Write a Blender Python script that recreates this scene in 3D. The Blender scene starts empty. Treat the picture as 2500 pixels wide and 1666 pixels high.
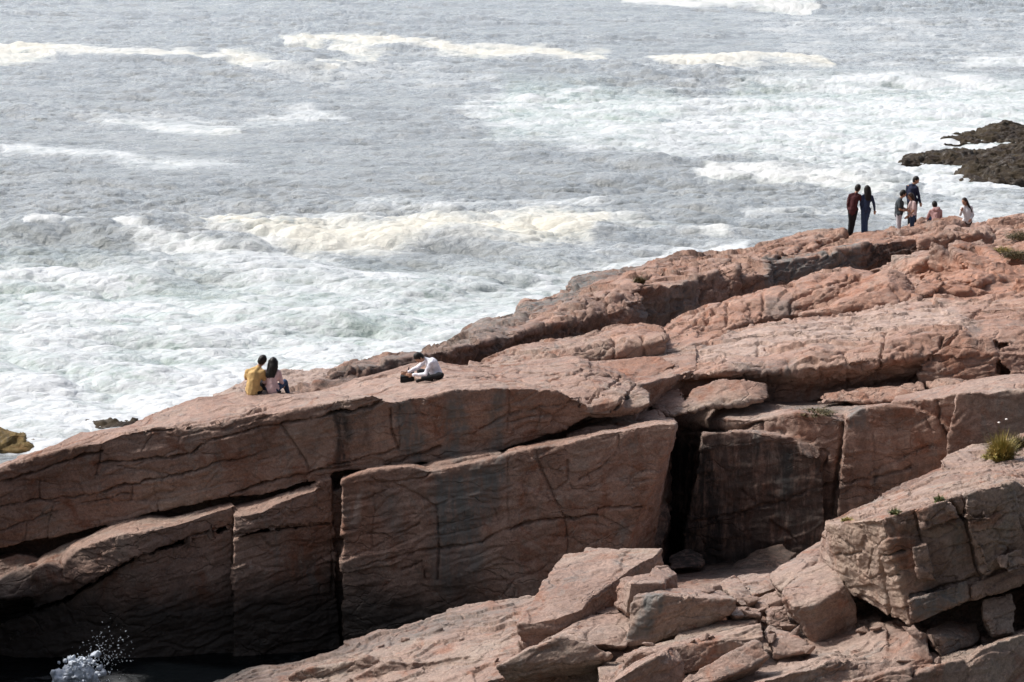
import bpy, bmesh, math, random
import numpy as np
from mathutils import Vector, Matrix

# ------------------------------------------------------------------ camera, sky, sun
scene = bpy.context.scene
C = scene.collection
random.seed(7)
rng = np.random.default_rng(11)
CAM_Z = 17.0
PITCH = math.radians(9.7)
FPX = 1250 / math.tan(math.radians(10.0))          # focal length in pixels of the 2500 px photo
cam = bpy.data.cameras.new('camera')
cam.sensor_width = 36.0
cam.lens = 18.0 / math.tan(math.radians(10.0))
cam.clip_start = 0.5
cam.clip_end = 20000
camo = bpy.data.objects.new('camera', cam)
camo.location = (0, 0, CAM_Z)
camo.rotation_euler = (math.pi / 2 - PITCH, 0, 0)
C.objects.link(camo)
scene.camera = camo

SUN_EL = math.radians(52)
SUN_AZ = math.radians(-80)                           # from +Y towards +X
sdir = Vector((math.sin(SUN_AZ) * math.cos(SUN_EL), math.cos(SUN_AZ) * math.cos(SUN_EL), math.sin(SUN_EL)))
sl = bpy.data.lights.new('sun', 'SUN')
sl.energy = 3.5
sl.angle = math.radians(6.0)
sl.color = (1.0, 0.95, 0.88)
so = bpy.data.objects.new('sun', sl)
so.rotation_euler = sdir.to_track_quat('Z', 'Y').to_euler()
so.location = (-40, 60, 60)
C.objects.link(so)

world = bpy.data.worlds.new('World')
scene.world = world
world.use_nodes = True
wn = world.node_tree.nodes
wl = world.node_tree.links
sky = wn.new('ShaderNodeTexSky')
sky.sky_type = 'NISHITA'
sky.sun_disc = False
sky.sun_elevation = SUN_EL
sky.sun_rotation = SUN_AZ
sky.dust_density = 4.0
sky.ozone_density = 1.0
hsv = wn.new('ShaderNodeHueSaturation')
hsv.inputs['Saturation'].default_value = 0.62
wl.new(sky.outputs[0], hsv.inputs['Color'])
# thin bright overcast over the open sea (+Y): brighter there than over the land behind the camera
wtc = wn.new('ShaderNodeTexCoord')
wdot = wn.new('ShaderNodeVectorMath'); wdot.operation = 'DOT_PRODUCT'
wdot.inputs[1].default_value = (-0.2, 0.97, 0.1)
wl.new(wtc.outputs['Generated'], wdot.inputs[0])
wmr = wn.new('ShaderNodeMapRange'); wmr.interpolation_type = 'SMOOTHSTEP'
wmr.inputs[1].default_value = 0.0; wmr.inputs[2].default_value = 0.95
wmr.inputs[3].default_value = 1.5; wmr.inputs[4].default_value = 6.5
wl.new(wdot.outputs['Value'], wmr.inputs[0])
wsc = wn.new('ShaderNodeVectorMath'); wsc.operation = 'SCALE'
wl.new(hsv.outputs[0], wsc.inputs[0]); wl.new(wmr.outputs[0], wsc.inputs['Scale'])
wl.new(wsc.outputs[0], wn['Background'].inputs['Color'])
wn['Background'].inputs['Strength'].default_value = 0.06

scene.view_settings.view_transform = 'Standard'
scene.view_settings.look = 'None'
scene.view_settings.gamma = 1.0
scene.view_settings.exposure = 0.0
scene.render.engine = 'CYCLES'
scene.render.resolution_x = 1024
scene.render.resolution_y = 682

# ------------------------------------------------------------------ photo frames -> world points
FR = {'A': (0, 800, 2.768), 'B': (0, 1100, 2.768), 'C': (800, 850, 2.768), 'D': (800, 1100, 2.768),
      'E': (1500, 950, 2.19), 'F': (1200, 500, 1.81), 'G': (1980, 400, 4.481), 'H': (500, 800, 3.62),
      'I': (1200, 1300, 3.9217), 'J': (1750, 1300, 3.137), 'K': (1950, 1050, 4.278), 'L': (1050, 560, 3.62),
      'M': (1600, 560, 2.614), 'N': (500, 1400, 2.941), 'O': (1500, 850, 2.353), 'P': (2050, 410, 6.723),
      'Q': (2150, 280, 6.723), 'S': (570, 840, 10.453), 'T': (950, 830, 13.069), 'Z': (0, 0, 0.9412), 'X': (0, 0, 1.0)}
cp, sp = math.cos(PITCH), math.sin(PITCH)


def px(f, x, y):
    o = FR[f]
    return o[0] + x / o[2], o[1] + y / o[2]


def unproj(pxx, pyy, Y):
    u = (pxx - 1250) / FPX
    v = -(pyy - 833) / FPX
    d = (u, v * sp + cp, v * cp - sp)
    t = Y / d[1]
    return np.array((u * t, Y, CAM_Z + d[2] * t))


def at(f, x, y, Y):
    a, b = px(f, x, y)
    return unproj(a, b, Y)


def on_plane(f, x, y, p0, n):
    a, b = px(f, x, y)
    d = unproj(a, b, 1.0) - np.array((0, 0, CAM_Z))
    o = np.array((0, 0, CAM_Z))
    t = np.dot(p0 - o, n) / np.dot(d, n)
    return o + d * t


def project(co):
    dy, dz = co[:, 1], co[:, 2] - CAM_Z
    dep = dy * cp - dz * sp
    v = (dy * sp + dz * cp) / dep
    return 1250 + FPX * co[:, 0] / dep, 833 - FPX * v, dep


def pl(f, pts, Y):
    """polyline: pixel points in a frame, Y is (left, right) or a list -> list of (px, world)"""
    n = len(pts)
    out = []
    xs = [p[0] for p in pts]
    for i, p in enumerate(pts):
        if len(p) == 3:
            y = p[2]
        elif isinstance(Y, (int, float)):
            y = Y
        elif len(Y) == n and n > 2:
            y = Y[i]
        else:
            t = (p[0] - xs[0]) / (xs[-1] - xs[0] + 1e-9)
            y = Y[0] + (Y[-1] - Y[0]) * t
        a, b = px(f, p[0], p[1])
        out.append((a, unproj(a, b, y)))
    return out


# ------------------------------------------------------------------ numpy noise
def _h(ix, iy, iz, seed):
    h = (ix.astype(np.uint32) * np.uint32(374761393) + iy.astype(np.uint32) * np.uint32(668265263)
         + iz.astype(np.uint32) * np.uint32(2147483647) + np.uint32((seed * 974634777) & 0xffffffff))
    h = (h ^ (h >> np.uint32(13))) * np.uint32(1274126177)
    h = (h ^ (h >> np.uint32(16))) * np.uint32(2246822519)
    return h ^ (h >> np.uint32(15))


_G = np.array([(1, 1, 0), (-1, 1, 0), (1, -1, 0), (-1, -1, 0), (1, 0, 1), (-1, 0, 1), (1, 0, -1), (-1, 0, -1),
               (0, 1, 1), (0, -1, 1), (0, 1, -1), (0, -1, -1), (1, 1, 0), (-1, 1, 0), (0, -1, 1), (0, -1, -1)], np.float32)


def pn(p, seed=0):
    p = p.astype(np.float32)
    i = np.floor(p).astype(np.int64)
    f = p - i
    u = f * f * f * (f * (f * 6 - 15) + 10)
    res = []
    for dx in (0, 1):
        for dy in (0, 1):
            for dz in (0, 1):
                g = _G[_h(i[:, 0] + dx, i[:, 1] + dy, i[:, 2] + dz, seed) & np.uint32(15)]
                res.append(g[:, 0] * (f[:, 0] - dx) + g[:, 1] * (f[:, 1] - dy) + g[:, 2] * (f[:, 2] - dz))
    l = lambda a, b, t: a + (b - a) * t
    x00 = l(res[0], res[4], u[:, 0]); x01 = l(res[1], res[5], u[:, 0])
    x10 = l(res[2], res[6], u[:, 0]); x11 = l(res[3], res[7], u[:, 0])
    return l(l(x00, x10, u[:, 1]), l(x01, x11, u[:, 1]), u[:, 2])


def fbm(p, octv=4, seed=0, gain=0.5):
    a, s, t = 1.0, 0.0, 0
    for o in range(octv):
        s = s + a * pn(p * (2.03 ** o), seed + o * 17)
        a *= gain
    return s


def voro(p, seed=0):
    p = p.astype(np.float32)
    i = np.floor(p).astype(np.int64)
    n = len(p)
    f1 = np.full(n, 9, np.float32); f2 = np.full(n, 9, np.float32); idr = np.zeros(n, np.float32); fac = np.zeros(n, np.float32)
    for dx in (-1, 0, 1):
        for dy in (-1, 0, 1):
            for dz in (-1, 0, 1):
                a, b, c = i[:, 0] + dx, i[:, 1] + dy, i[:, 2] + dz
                h = _h(a, b, c, seed)
                jx = (h & np.uint32(1023)).astype(np.float32) / 1023
                jy = ((h >> np.uint32(10)) & np.uint32(1023)).astype(np.float32) / 1023
                jz = ((h >> np.uint32(20)) & np.uint32(1023)).astype(np.float32) / 1023
                d = np.sqrt((a + jx - p[:, 0]) ** 2 + (b + jy - p[:, 1]) ** 2 + (c + jz - p[:, 2]) ** 2)
                near = d < f1
                f2 = np.where(near, f1, np.minimum(f2, d))
                f1 = np.where(near, d, f1)
                h2 = _h(a, b, c, seed + 5)
                idr = np.where(near, (h2 & np.uint32(65535)).astype(np.float32) / 65535, idr)
                gx = ((h2 >> np.uint32(4)) & np.uint32(255)).astype(np.float32) / 127.5 - 1
                gy = ((h2 >> np.uint32(12)) & np.uint32(255)).astype(np.float32) / 127.5 - 1
                gz = ((h2 >> np.uint32(20)) & np.uint32(255)).astype(np.float32) / 127.5 - 1
                fac = np.where(near, gx * (p[:, 0] - a - jx) + gy * (p[:, 1] - b - jy) + gz * (p[:, 2] - c - jz), fac)
    return f1, f2, idr, fac


def sstep(a, b, x):
    t = np.clip((x - a) / (b - a), 0, 1)
    return t * t * (3 - 2 * t)


def seg_dist(X, Y, pts):
    best = np.full(X.shape, 1e9, np.float32)
    for (x0, y0), (x1, y1) in zip(pts[:-1], pts[1:]):
        dx, dy = x1 - x0, y1 - y0
        t = np.clip(((X - x0) * dx + (Y - y0) * dy) / (dx * dx + dy * dy + 1e-9), 0, 1)
        best = np.minimum(best, np.hypot(X - x0 - t * dx, Y - y0 - t * dy))
    return best


def poly_mask(X, Y, pts, soft):
    """soft inside mask of a pixel polygon"""
    inside = np.zeros(X.shape, bool)
    n = len(pts)
    for k in range(n):
        x0, y0 = pts[k]; x1, y1 = pts[(k + 1) % n]
        c = ((y0 > Y) != (y1 > Y)) & (X < (x1 - x0) * (Y - y0) / (y1 - y0 + 1e-9) + x0)
        inside ^= c
    d = seg_dist(X, Y, list(pts) + [pts[0]])
    return sstep(-soft, soft, np.where(inside, d, -d))


# ------------------------------------------------------------------ object helpers
def tag(o, label=None, cat=None, group=None, kind=None):
    if label: o['label'] = label
    if cat: o['category'] = cat
    if group: o['group'] = group
    if kind: o['kind'] = kind
    return o


def link(name, me, m, parent=None):
    o = bpy.data.objects.new(name, me)
    C.objects.link(o)
    if m: me.materials.append(m)
    if parent: o.parent = parent
    return o


def empty(name, loc):
    o = bpy.data.objects.new(name, None)
    o.empty_display_size = 0.2
    o.location = loc
    C.objects.link(o)
    return o


def sheet(bm, rows, base=None, back=1.0, drop=0.4, smooth=False, idx=False, n=None):
    """closed solid lofted through polylines running back-top, front-top, front-bottom"""
    k = [len(r) for r in rows]
    N = n or (max(k) * 4)
    out = []
    for r in rows:
        a = np.array([q[0] for q in r]); w = np.array([q[1] for q in r])
        if idx:
            s = np.linspace(0, 1, len(r))
        else:
            s = (a - a[0]) / (a[-1] - a[0])
        t = np.linspace(0, 1, N)
        out.append(np.stack([np.interp(t, s, w[:, j]) for j in range(3)], 1))
    if smooth:
        R = [2 * out[0] - out[1]] + out + [2 * out[-1] - out[-2]]
        new = []
        for j in range(1, len(R) - 2):
            for t in np.linspace(0, 1, 5)[:-1]:
                p0, p1, p2, p3 = R[j - 1], R[j], R[j + 1], R[j + 2]
                new.append(0.5 * ((2 * p1) + (-p0 + p2) * t + (2 * p0 - 5 * p1 + 4 * p2 - p3) * t * t
                                  + (-p0 + 3 * p1 - 3 * p2 + p3) * t ** 3))
        new.append(out[-1])
        out = new
    B, Fr = out[0], out[-1]
    first = B + np.array((0, back, -drop))
    bz = base if base is not None else None
    if bz is None:
        last = [np.stack([B[:, 0], B[:, 1] + back, np.minimum(Fr[:, 2], first[:, 2]) - 0.15], 1)]
    else:
        last = [np.stack([Fr[:, 0], Fr[:, 1], np.full(N, bz)], 1), np.stack([B[:, 0], B[:, 1] + back, np.full(N, bz)], 1)]
    loop = [first] + out + last
    vs = [[bm.verts.new(p) for p in row] for row in loop]
    M = len(vs)
    fs = []
    for i in range(M):
        for j in range(N - 1):
            fs.append(bm.faces.new((vs[i][j], vs[i][j + 1], vs[(i + 1) % M][j + 1], vs[(i + 1) % M][j])))
    for j in (0, N - 1):
        c = bm.verts.new(np.mean([np.array(vs[i][j].co) for i in range(M)], 0))
        for i in range(M):
            q = (vs[i][j], vs[(i + 1) % M][j], c)
            fs.append(bm.faces.new(q))
    bmesh.ops.recalc_face_normals(bm, faces=fs)


def hull(bm, pts):
    vs = [bm.verts.new(p) for p in pts]
    r = bmesh.ops.convex_hull(bm, input=vs)
    junk = list({g for g in r['geom_interior'] + r['geom_unused'] if isinstance(g, bmesh.types.BMVert)})
    if junk: bmesh.ops.delete(bm, geom=junk, context='VERTS')


def remesh(bm, voxel, smooth=0):
    me = bpy.data.meshes.new('tmp')
    bm.to_mesh(me); bm.free()
    o = bpy.data.objects.new('tmp', me)
    C.objects.link(o)
    m = o.modifiers.new('r', 'REMESH'); m.mode = 'VOXEL'; m.voxel_size = voxel; m.use_smooth_shade = True
    if smooth:
        s = o.modifiers.new('s', 'SMOOTH'); s.factor = 0.5; s.iterations = smooth
    dg = bpy.context.evaluated_depsgraph_get()
    out = bpy.data.meshes.new_from_object(o.evaluated_get(dg))
    bpy.data.objects.remove(o); bpy.data.meshes.remove(me)
    return out


ROCK = []        # (co, px, py, depth) of every rock surface, for setting things down on it


def get_co(me):
    a = np.empty(len(me.vertices) * 3, np.float32)
    me.vertices.foreach_get('co', a)
    return a.reshape(-1, 3).astype(np.float64)


def get_no(me):
    a = np.empty(len(me.vertices) * 3, np.float32)
    me.vertex_normals.foreach_get('vector', a)
    return a.reshape(-1, 3).astype(np.float64)


def set_attr(me, name, v):
    at_ = me.attributes.new(name, 'FLOAT', 'POINT')
    at_.data.foreach_set('value', np.ascontiguousarray(v, np.float32))


def rockify(me, big=0.07, mid=0.02, step=0.03, groove=0.05, cell=1.5, bed=0.45, dip=0.2, top_soft=0.6,
            cracks=(), stains_shade=(), seed=0, reg=True, fine=0.006, facet=0.05, wet_shade_k=1.0, terr=0.0, terr_h=0.4, terr_face=1.0):
    co = get_co(me); no = get_no(me)
    q = np.stack([co[:, 0], co[:, 1], co[:, 2] - dip * co[:, 0]], 1)
    warp = np.stack([fbm(q * 0.9, 2, seed + 3), fbm(q * 0.9 + 31, 2, seed + 4), fbm(q * 0.9 + 67, 2, seed + 5)], 1)
    wq = q + warp * 0.22
    flat = sstep(0.55, 0.9, no[:, 2])
    k = 1 - flat * top_soft
    d = big * fbm(q / 1.25, 4, seed)
    d += mid * fbm(q / np.array((0.34, 0.34, 0.2)), 3, seed + 40)
    for s, a in ((1.0, 1.0), (0.42, 0.5), (0.17, 0.16)):
        f1, f2, idr, fac = voro(wq / np.array((cell * s, cell * s, bed * s)), seed + int(s * 100))
        gm = sstep(-0.15, 0.3, fbm(q / 1.7, 2, seed + 77 + int(s * 10)))
        d += (idr - 0.5) * 2 * step * a * k + np.clip(fac, -.8, .8) * facet * (s ** .7) * (0.45 + 0.55 * k)
        if s > .3: d -= groove * a * sstep(0.08, 0.0, f2 - f1) * gm * (0.35 + 0.65 * k)
    if terr:                                   # bedding steps: low risers running along the dip
        t = (q[:, 2] - 0.16 * co[:, 1] + warp[:, 0] * 0.35 + warp[:, 1] * 0.12) / terr_h
        amp = terr * np.clip(0.75 + 1.1 * fbm(np.stack([co[:, 0] / 1.6, co[:, 1] / 1.6, np.floor(t) * 3.7], 1), 2, seed + 71), 0, 1.5)
        fr = t - np.floor(t)
        d += amp * sstep(0.0, 0.07, fr) * fr * (terr_face + (1 - terr_face) * sstep(0.4, 0.8, no[:, 2]))
    # thin bedding lines
    bl = fbm(np.stack([q[:, 0] / 2.2, q[:, 1] / 2.2, q[:, 2] / 0.11], 1), 3, seed + 91)
    d += bl * mid * 0.7 * k
    d += fine * fbm(co / 0.085, 2, seed + 60)
    X, Y, D = project(co)
    wob = 5.0 * fbm(co / 0.35, 4, seed + 8, 0.62)
    wid = np.clip(0.78 + 0.75 * fbm(co / 0.45, 3, seed + 9), 0.12, 1.35)
    for (f, pts, w, dep) in cracks:
        pp = [px(f, *p) for p in pts]
        xs = [p[0] for p in pp]; ys = [p[1] for p in pp]
        sel = np.where((X > min(xs) - 25) & (X < max(xs) + 25) & (Y > min(ys) - 25) & (Y < max(ys) + 25))[0]
        if len(sel) == 0: continue
        ds = seg_dist(X[sel] + wob[sel] * 0.6, Y[sel] + wob[sel], pp)
        ww = 0.9 * w * np.maximum(wid[sel], 0.55)
        d[sel] -= dep * np.minimum(wid[sel] * 1.1, 1.15) * sstep(ww, ww * 0.15, ds)
    co2 = co + no * d[:, None]
    me.vertices.foreach_set('co', co2.astype(np.float32).ravel())
    A = {n: np.zeros(len(co)) for n in ('grey', 'red', 'wet', 'tan', 'pale', 'black')}
    ragged = 9 * fbm(co / 0.6, 4, seed + 21, 0.6)
    for (n, f, pts, soft, amt) in stains_shade:
        pp = [px(f, *p) for p in pts]
        A[n] = np.maximum(A[n], amt * poly_mask(X + ragged * 1.6, Y + ragged * 1.6, pp, soft))
    # tide-washed dark zone low down, raised so it also paints the gully shade
    A['wet'] = np.maximum(A['wet'], wet_shade_k * sstep(2.25, 0.9, co2[:, 2] + 0.35 * fbm(co / 0.9, 3, seed + 33)))
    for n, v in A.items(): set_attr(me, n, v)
    me.update()
    if reg:
        X, Y, D = project(co2)
        ROCK.append((co2, X, Y, D, no))
    return co2


def surf(f, x, y, tol=4.0):
    """front-most rock point seen at a pixel"""
    a, b = px(f, x, y)
    best = None
    for co, X, Y, D, no in ROCK:
        s = np.where((np.abs(X - a) < tol) & (np.abs(Y - b) < tol) & (no[:, 2] > -0.2))[0]
        if len(s):
            i = s[np.argmin(D[s])]
            if best is None or D[i] < best[0]: best = (D[i], co[i])
    return None if best is None else np.array(best[1])


def ground(x, y, zmax=99, r=0.08):
    """height of the rock under a place"""
    z = -1e9
    for co, X, Y, D, no in ROCK:
        s = (np.abs(co[:, 0] - x) < r) & (np.abs(co[:, 1] - y) < r) & (co[:, 2] < zmax)
        if s.any(): z = max(z, co[s, 2].max())
    return z


# ------------------------------------------------------------------ materials
def new_mat(name):
    m = bpy.data.materials.new(name); m.use_nodes = True
    nt = m.node_tree
    return m, nt, nt.nodes, nt.links, nt.nodes['Principled BSDF']


def N_(nodes, t, **kw):
    n = nodes.new(t)
    for k, v in kw.items(): setattr(n, k, v)
    return n


def ramp(nodes, links, src, stops):
    r = nodes.new('ShaderNodeValToRGB')
    el = r.color_ramp.elements
    while len(el) < len(stops): el.new(0.5)
    for e, (p, c) in zip(el, stops):
        e.position = p
        e.color = (c[0], c[1], c[2], 1) if isinstance(c, tuple) else (c, c, c, 1)
    links.new(src, r.inputs[0])
    return r.outputs[0]


def mixc(nodes, links, fac, a, b, blend='MIX'):
    m = nodes.new('ShaderNodeMix'); m.data_type = 'RGBA'; m.blend_type = blend
    for sock, v in ((m.inputs[0], fac), (m.inputs[6], a), (m.inputs[7], b)):
        if hasattr(v, 'is_output'): links.new(v, sock)
        elif isinstance(v, (int, float)): sock.default_value = v
        else: sock.default_value = (v[0], v[1], v[2], 1)
    return m.outputs[2]


def math_(nodes, links, op, a, b=None, c=None, clamp=False):
    m = nodes.new('ShaderNodeMath'); m.operation = op; m.use_clamp = clamp
    for i, v in enumerate((a, b, c)):
        if v is None: continue
        if hasattr(v, 'is_output'): links.new(v, m.inputs[i])
        else: m.inputs[i].default_value = v
    return m.outputs[0]


def noise(nodes, links, vec, scale, detail=4, rough=0.55, dist=0.0):
    n = nodes.new('ShaderNodeTexNoise')
    n.inputs['Scale'].default_value = scale; n.inputs['Detail'].default_value = detail
    n.inputs['Roughness'].default_value = rough; n.inputs['Distortion'].default_value = dist
    links.new(vec, n.inputs['Vector'])
    return n.outputs[0]


def mapping(nodes, links, vec, scale=(1, 1, 1), rot=(0, 0, 0)):
    m = nodes.new('ShaderNodeMapping')
    m.inputs['Scale'].default_value = scale; m.inputs['Rotation'].default_value = rot
    links.new(vec, m.inputs['Vector'])
    return m.outputs[0]


def rock_material(name, c1, c2, c3, sat=1.0, algae=0.0):
    m, nt, nd, lk, bs = new_mat(name)
    tc = nd.new('ShaderNodeTexCoord').outputs['Object']
    big = noise(nd, lk, tc, 0.55, 5, 0.6, 0.6)
    base = ramp(nd, lk, big, [(0.30, c1), (0.5, c2), (0.70, c3)])
    med = noise(nd, lk, tc, 3.2, 6, 0.65, 0.3)
    base = mixc(nd, lk, 0.55, base, ramp(nd, lk, med, [(0.28, 0.50), (0.5, 0.95), (0.74, 1.40)]), 'MULTIPLY')
    # iron and lichen blotches
    bl = ramp(nd, lk, noise(nd, lk, tc, 1.3, 5, 0.62, 1.0), [(0.54, 0.0), (0.66, 1.0)])
    base = mixc(nd, lk, math_(nd, lk, 'MULTIPLY', bl, 0.65), base, (c1[0] * 1.05, c1[1] * 0.72, c1[2] * 0.55))
    gl = ramp(nd, lk, noise(nd, lk, mapping(nd, lk, tc, (1, 1, 0.45)), 2.1, 6, 0.66, 0.8), [(0.55, 0.0), (0.68, 1.0)])
    base = mixc(nd, lk, math_(nd, lk, 'MULTIPLY', gl, 0.6), base, (0.215, 0.20, 0.185))
    sp_ = ramp(nd, lk, noise(nd, lk, tc, 5.0, 4, 0.75, 0.6), [(0.63, 0.0), (0.70, 1.0)])
    base = mixc(nd, lk, math_(nd, lk, 'MULTIPLY', sp_, 0.4), base, (0.50, 0.45, 0.41))
    dk_ = ramp(nd, lk, noise(nd, lk, mapping(nd, lk, tc, (1, 1, 0.6)), 3.4, 6, 0.72, 0.9), [(0.60, 0.0), (0.70, 1.0)])
    base = mixc(nd, lk, math_(nd, lk, 'MULTIPLY', dk_, 0.45), base, (0.10, 0.08, 0.07))
    # crystal grain of the granite
    vg = nd.new('ShaderNodeTexVoronoi'); vg.inputs['Scale'].default_value = 42
    lk.new(tc, vg.inputs['Vector'])
    grain = ramp(nd, lk, vg.outputs['Color'], [(0.1, 0.72), (0.5, 1.0), (0.9, 1.25)])
    base = mixc(nd, lk, 0.6, base, grain, 'MULTIPLY')
    sg = noise(nd, lk, tc, 16, 3, 0.7)
    base = mixc(nd, lk, 0.5, base, ramp(nd, lk, sg, [(0.35, 0.68), (0.6, 1.18)]), 'MULTIPLY')

    def at_(n):
        a = nd.new('ShaderNodeAttribute'); a.attribute_name = n
        return a.outputs['Fac']
    brk = ramp(nd, lk, noise(nd, lk, mapping(nd, lk, tc, (2.6, 2.6, 0.42)), 2.4, 7, 0.72, 0.5), [(0.36, 0.30), (0.54, 1.0)])
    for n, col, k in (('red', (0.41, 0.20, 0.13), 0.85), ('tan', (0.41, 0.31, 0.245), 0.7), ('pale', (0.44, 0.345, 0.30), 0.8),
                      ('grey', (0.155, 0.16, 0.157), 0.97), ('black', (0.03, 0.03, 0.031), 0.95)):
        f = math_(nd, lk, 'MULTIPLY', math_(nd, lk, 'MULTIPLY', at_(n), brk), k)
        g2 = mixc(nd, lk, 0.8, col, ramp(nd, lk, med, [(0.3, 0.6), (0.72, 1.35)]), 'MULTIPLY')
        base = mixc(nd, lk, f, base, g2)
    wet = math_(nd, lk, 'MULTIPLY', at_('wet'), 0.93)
    base = mixc(nd, lk, wet, base, (0.022, 0.02, 0.018))  # near black: tidal wet zone plus painted gully shade
    if algae:
        al = ramp(nd, lk, noise(nd, lk, tc, 0.9, 6, 0.7, 0.4), [(0.42, 0.0), (0.58, 1.0)])
        base = mixc(nd, lk, math_(nd, lk, 'MULTIPLY', al, algae), base, (0.058, 0.042, 0.016))
    lk.new(base, bs.inputs['Base Color'])
    bs.inputs['Specular IOR Level'].default_value = 0.28
    ro = ramp(nd, lk, med, [(0.3, 0.72), (0.7, 0.95)])
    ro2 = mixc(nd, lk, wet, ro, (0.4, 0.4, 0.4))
    lk.new(ro2, bs.inputs['Roughness'])
    bp = nd.new('ShaderNodeBump'); bp.inputs['Strength'].default_value = 0.9; bp.inputs['Distance'].default_value = 0.045
    vw = nd.new('ShaderNodeVectorMath'); vw.operation = 'ADD'
    nn = nd.new('ShaderNodeTexNoise'); nn.inputs['Scale'].default_value = 2.2; nn.inputs['Detail'].default_value = 5
    lk.new(tc, nn.inputs['Vector'])
    ns = nd.new('ShaderNodeVectorMath'); ns.operation = 'SCALE'; ns.inputs['Scale'].default_value = 0.55
    lk.new(nn.outputs['Color'], ns.inputs[0]); lk.new(tc, vw.inputs[0]); lk.new(ns.outputs[0], vw.inputs[1])
    ve = nd.new('ShaderNodeTexVoronoi'); ve.feature = 'DISTANCE_TO_EDGE'; ve.inputs['Scale'].default_value = 1.0
    lk.new(mapping(nd, lk, vw.outputs[0], (0.9, 0.9, 2.6), (0, 0.2, 0)), ve.inputs['Vector'])
    crk = ramp(nd, lk, ve.outputs['Distance'], [(0.0, 0.0), (0.05, 1.0)])
    cmask = ramp(nd, lk, noise(nd, lk, tc, 0.8, 3), [(0.45, 0.0), (0.6, 1.0)])
    crk = math_(nd, lk, 'MULTIPLY', math_(nd, lk, 'SUBTRACT', crk, 1.0), cmask)
    h = math_(nd, lk, 'ADD', noise(nd, lk, tc, 9, 8, 0.72, 0.2), math_(nd, lk, 'MULTIPLY', med, 0.8))
    h = math_(nd, lk, 'ADD', h, math_(nd, lk, 'MULTIPLY', crk, 0.9))
    lk.new(h, bp.inputs['Height'])
    lk.new(bp.outputs[0], bs.inputs['Normal'])
    return m


GRANITE = rock_material('pink_granite', (0.215, 0.132, 0.10), (0.33, 0.222, 0.18), (0.325, 0.25, 0.208))
TALUS = rock_material('tan_granite', (0.26, 0.172, 0.138), (0.32, 0.228, 0.188), (0.335, 0.265, 0.22))
HEATH = rock_material('heath_ground', (0.05, 0.05, 0.025), (0.06, 0.055, 0.03), (0.075, 0.06, 0.035))
SEAROCK = rock_material('weedy_rock', (0.022, 0.015, 0.010), (0.034, 0.024, 0.017), (0.020, 0.017, 0.015), algae=0.42)
WEEDROCK = rock_material('kelp_rock', (0.14, 0.095, 0.035), (0.19, 0.135, 0.055), (0.09, 0.065, 0.04))


def plain(name, col, rough=0.8, var=0.25, scale=14, spec=0.3):
    m, nt, nd, lk, bs = new_mat(name)
    tc = nd.new('ShaderNodeTexCoord').outputs['Object']
    n = noise(nd, lk, tc, scale, 4, 0.6)
    c = mixc(nd, lk, 1.0, col, ramp(nd, lk, n, [(0.3, 1 - var), (0.7, 1 + var)]), 'MULTIPLY')
    lk.new(c, bs.inputs['Base Color'])
    bs.inputs['Roughness'].default_value = rough
    bs.inputs['Specular IOR Level'].default_value = spec
    return m


# ------------------------------------------------------------------ bedrock: cliff over the gully
bm = bmesh.new()
UB = (pl('A', [(-60, 945), (0, 928), (280, 833), (560, 715), (870, 655), (1000, 592), (1340, 483), (1500, 470)], (62.2, 63.3))
      + pl('H', [(280, 582), (480, 565), (620, 580), (720, 600), (870, 580), (1100, 550), (1330, 465), (1500, 420), (1700, 360),
                 (1850, 312), (2030, 302), (2200, 330), (2353, 345)], (63.2, 66.2)))
UT = (pl('A', [(-60, 972), (0, 952), (250, 866), (560, 802), (690, 775), (850, 712), (1000, 690), (1200, 678), (1400, 652),
               (1600, 622), (1780, 580), (1900, 575), (2100, 545), (2330, 488)], (60.9, 60.2))
      + pl('C', [(130, 352), (310, 318), (370, 350), (430, 368), (560, 345), (700, 330), (850, 288), (1000, 282), (1100, 268),
                 (1230, 272), (1400, 280), (1540, 292), (1660, 340), (1760, 390)], (60.1, 59.9)))
UF = (pl('A', [(-60, 1500), (0, 1482), (400, 1405), (740, 1335), (1060, 1238), (1300, 1195), (1550, 1140), (1750, 1150), (1950, 1085),
               (2240, 1010)], (61.0, 60.4))
      + pl('C', [(30, 838), (220, 822), (420, 792), (640, 768), (780, 764), (900, 752), (1130, 695), (1450, 598), (1650, 520), (1760, 460)], (60.4, 60.2)))
sheet(bm, [UB, UT, UF], base=None, back=1.0, drop=0.3)
# inner core so that nothing is hollow behind the overhangs
sheet(bm, [pl('A', [(-60, 1000), (1000, 720), (2353, 520)], (63.5, 63.5)) + pl('C', [(1000, 400), (1800, 330)], (63.5, 63.5)),
           pl('A', [(-60, 1300), (1000, 1050), (2353, 900)], (62.0, 61.4)) + pl('C', [(1000, 760), (1800, 540)], (61.4, 61.4))],
      base=-1.5, back=4)
# knuckle of rounded rock at the right end of the upper tier
sheet(bm, [pl('C', [(1300, 215), (1700, 150), (1900, 175), (2080, 250), (2160, 300)], (63.2, 62.4)),
           pl('C', [(1480, 300), (1720, 285), (1950, 285), (2130, 300), (2185, 325)], (61.0, 61.0)),
           pl('C', [(1650, 365), (1780, 400), (1950, 415), (2120, 400), (2185, 365)], (60.1, 60.4)),
           pl('C', [(1690, 440), (1800, 472), (1990, 470), (2100, 440), (2180, 395)], (60.2, 60.6))], back=0.6, drop=0.2, smooth=True)
sheet(bm, [pl('C', [(1700, 300), (1850, 240), (1960, 230), (2060, 270)], (61.8, 61.6)),
           pl('C', [(1690, 380), (1800, 370), (1920, 340), (2010, 330)], (60.2, 60.3)),
           pl('C', [(1690, 420), (1800, 455), (1930, 450), (2000, 400)], (60.0, 60.1))], back=0.5, smooth=True)
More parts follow.
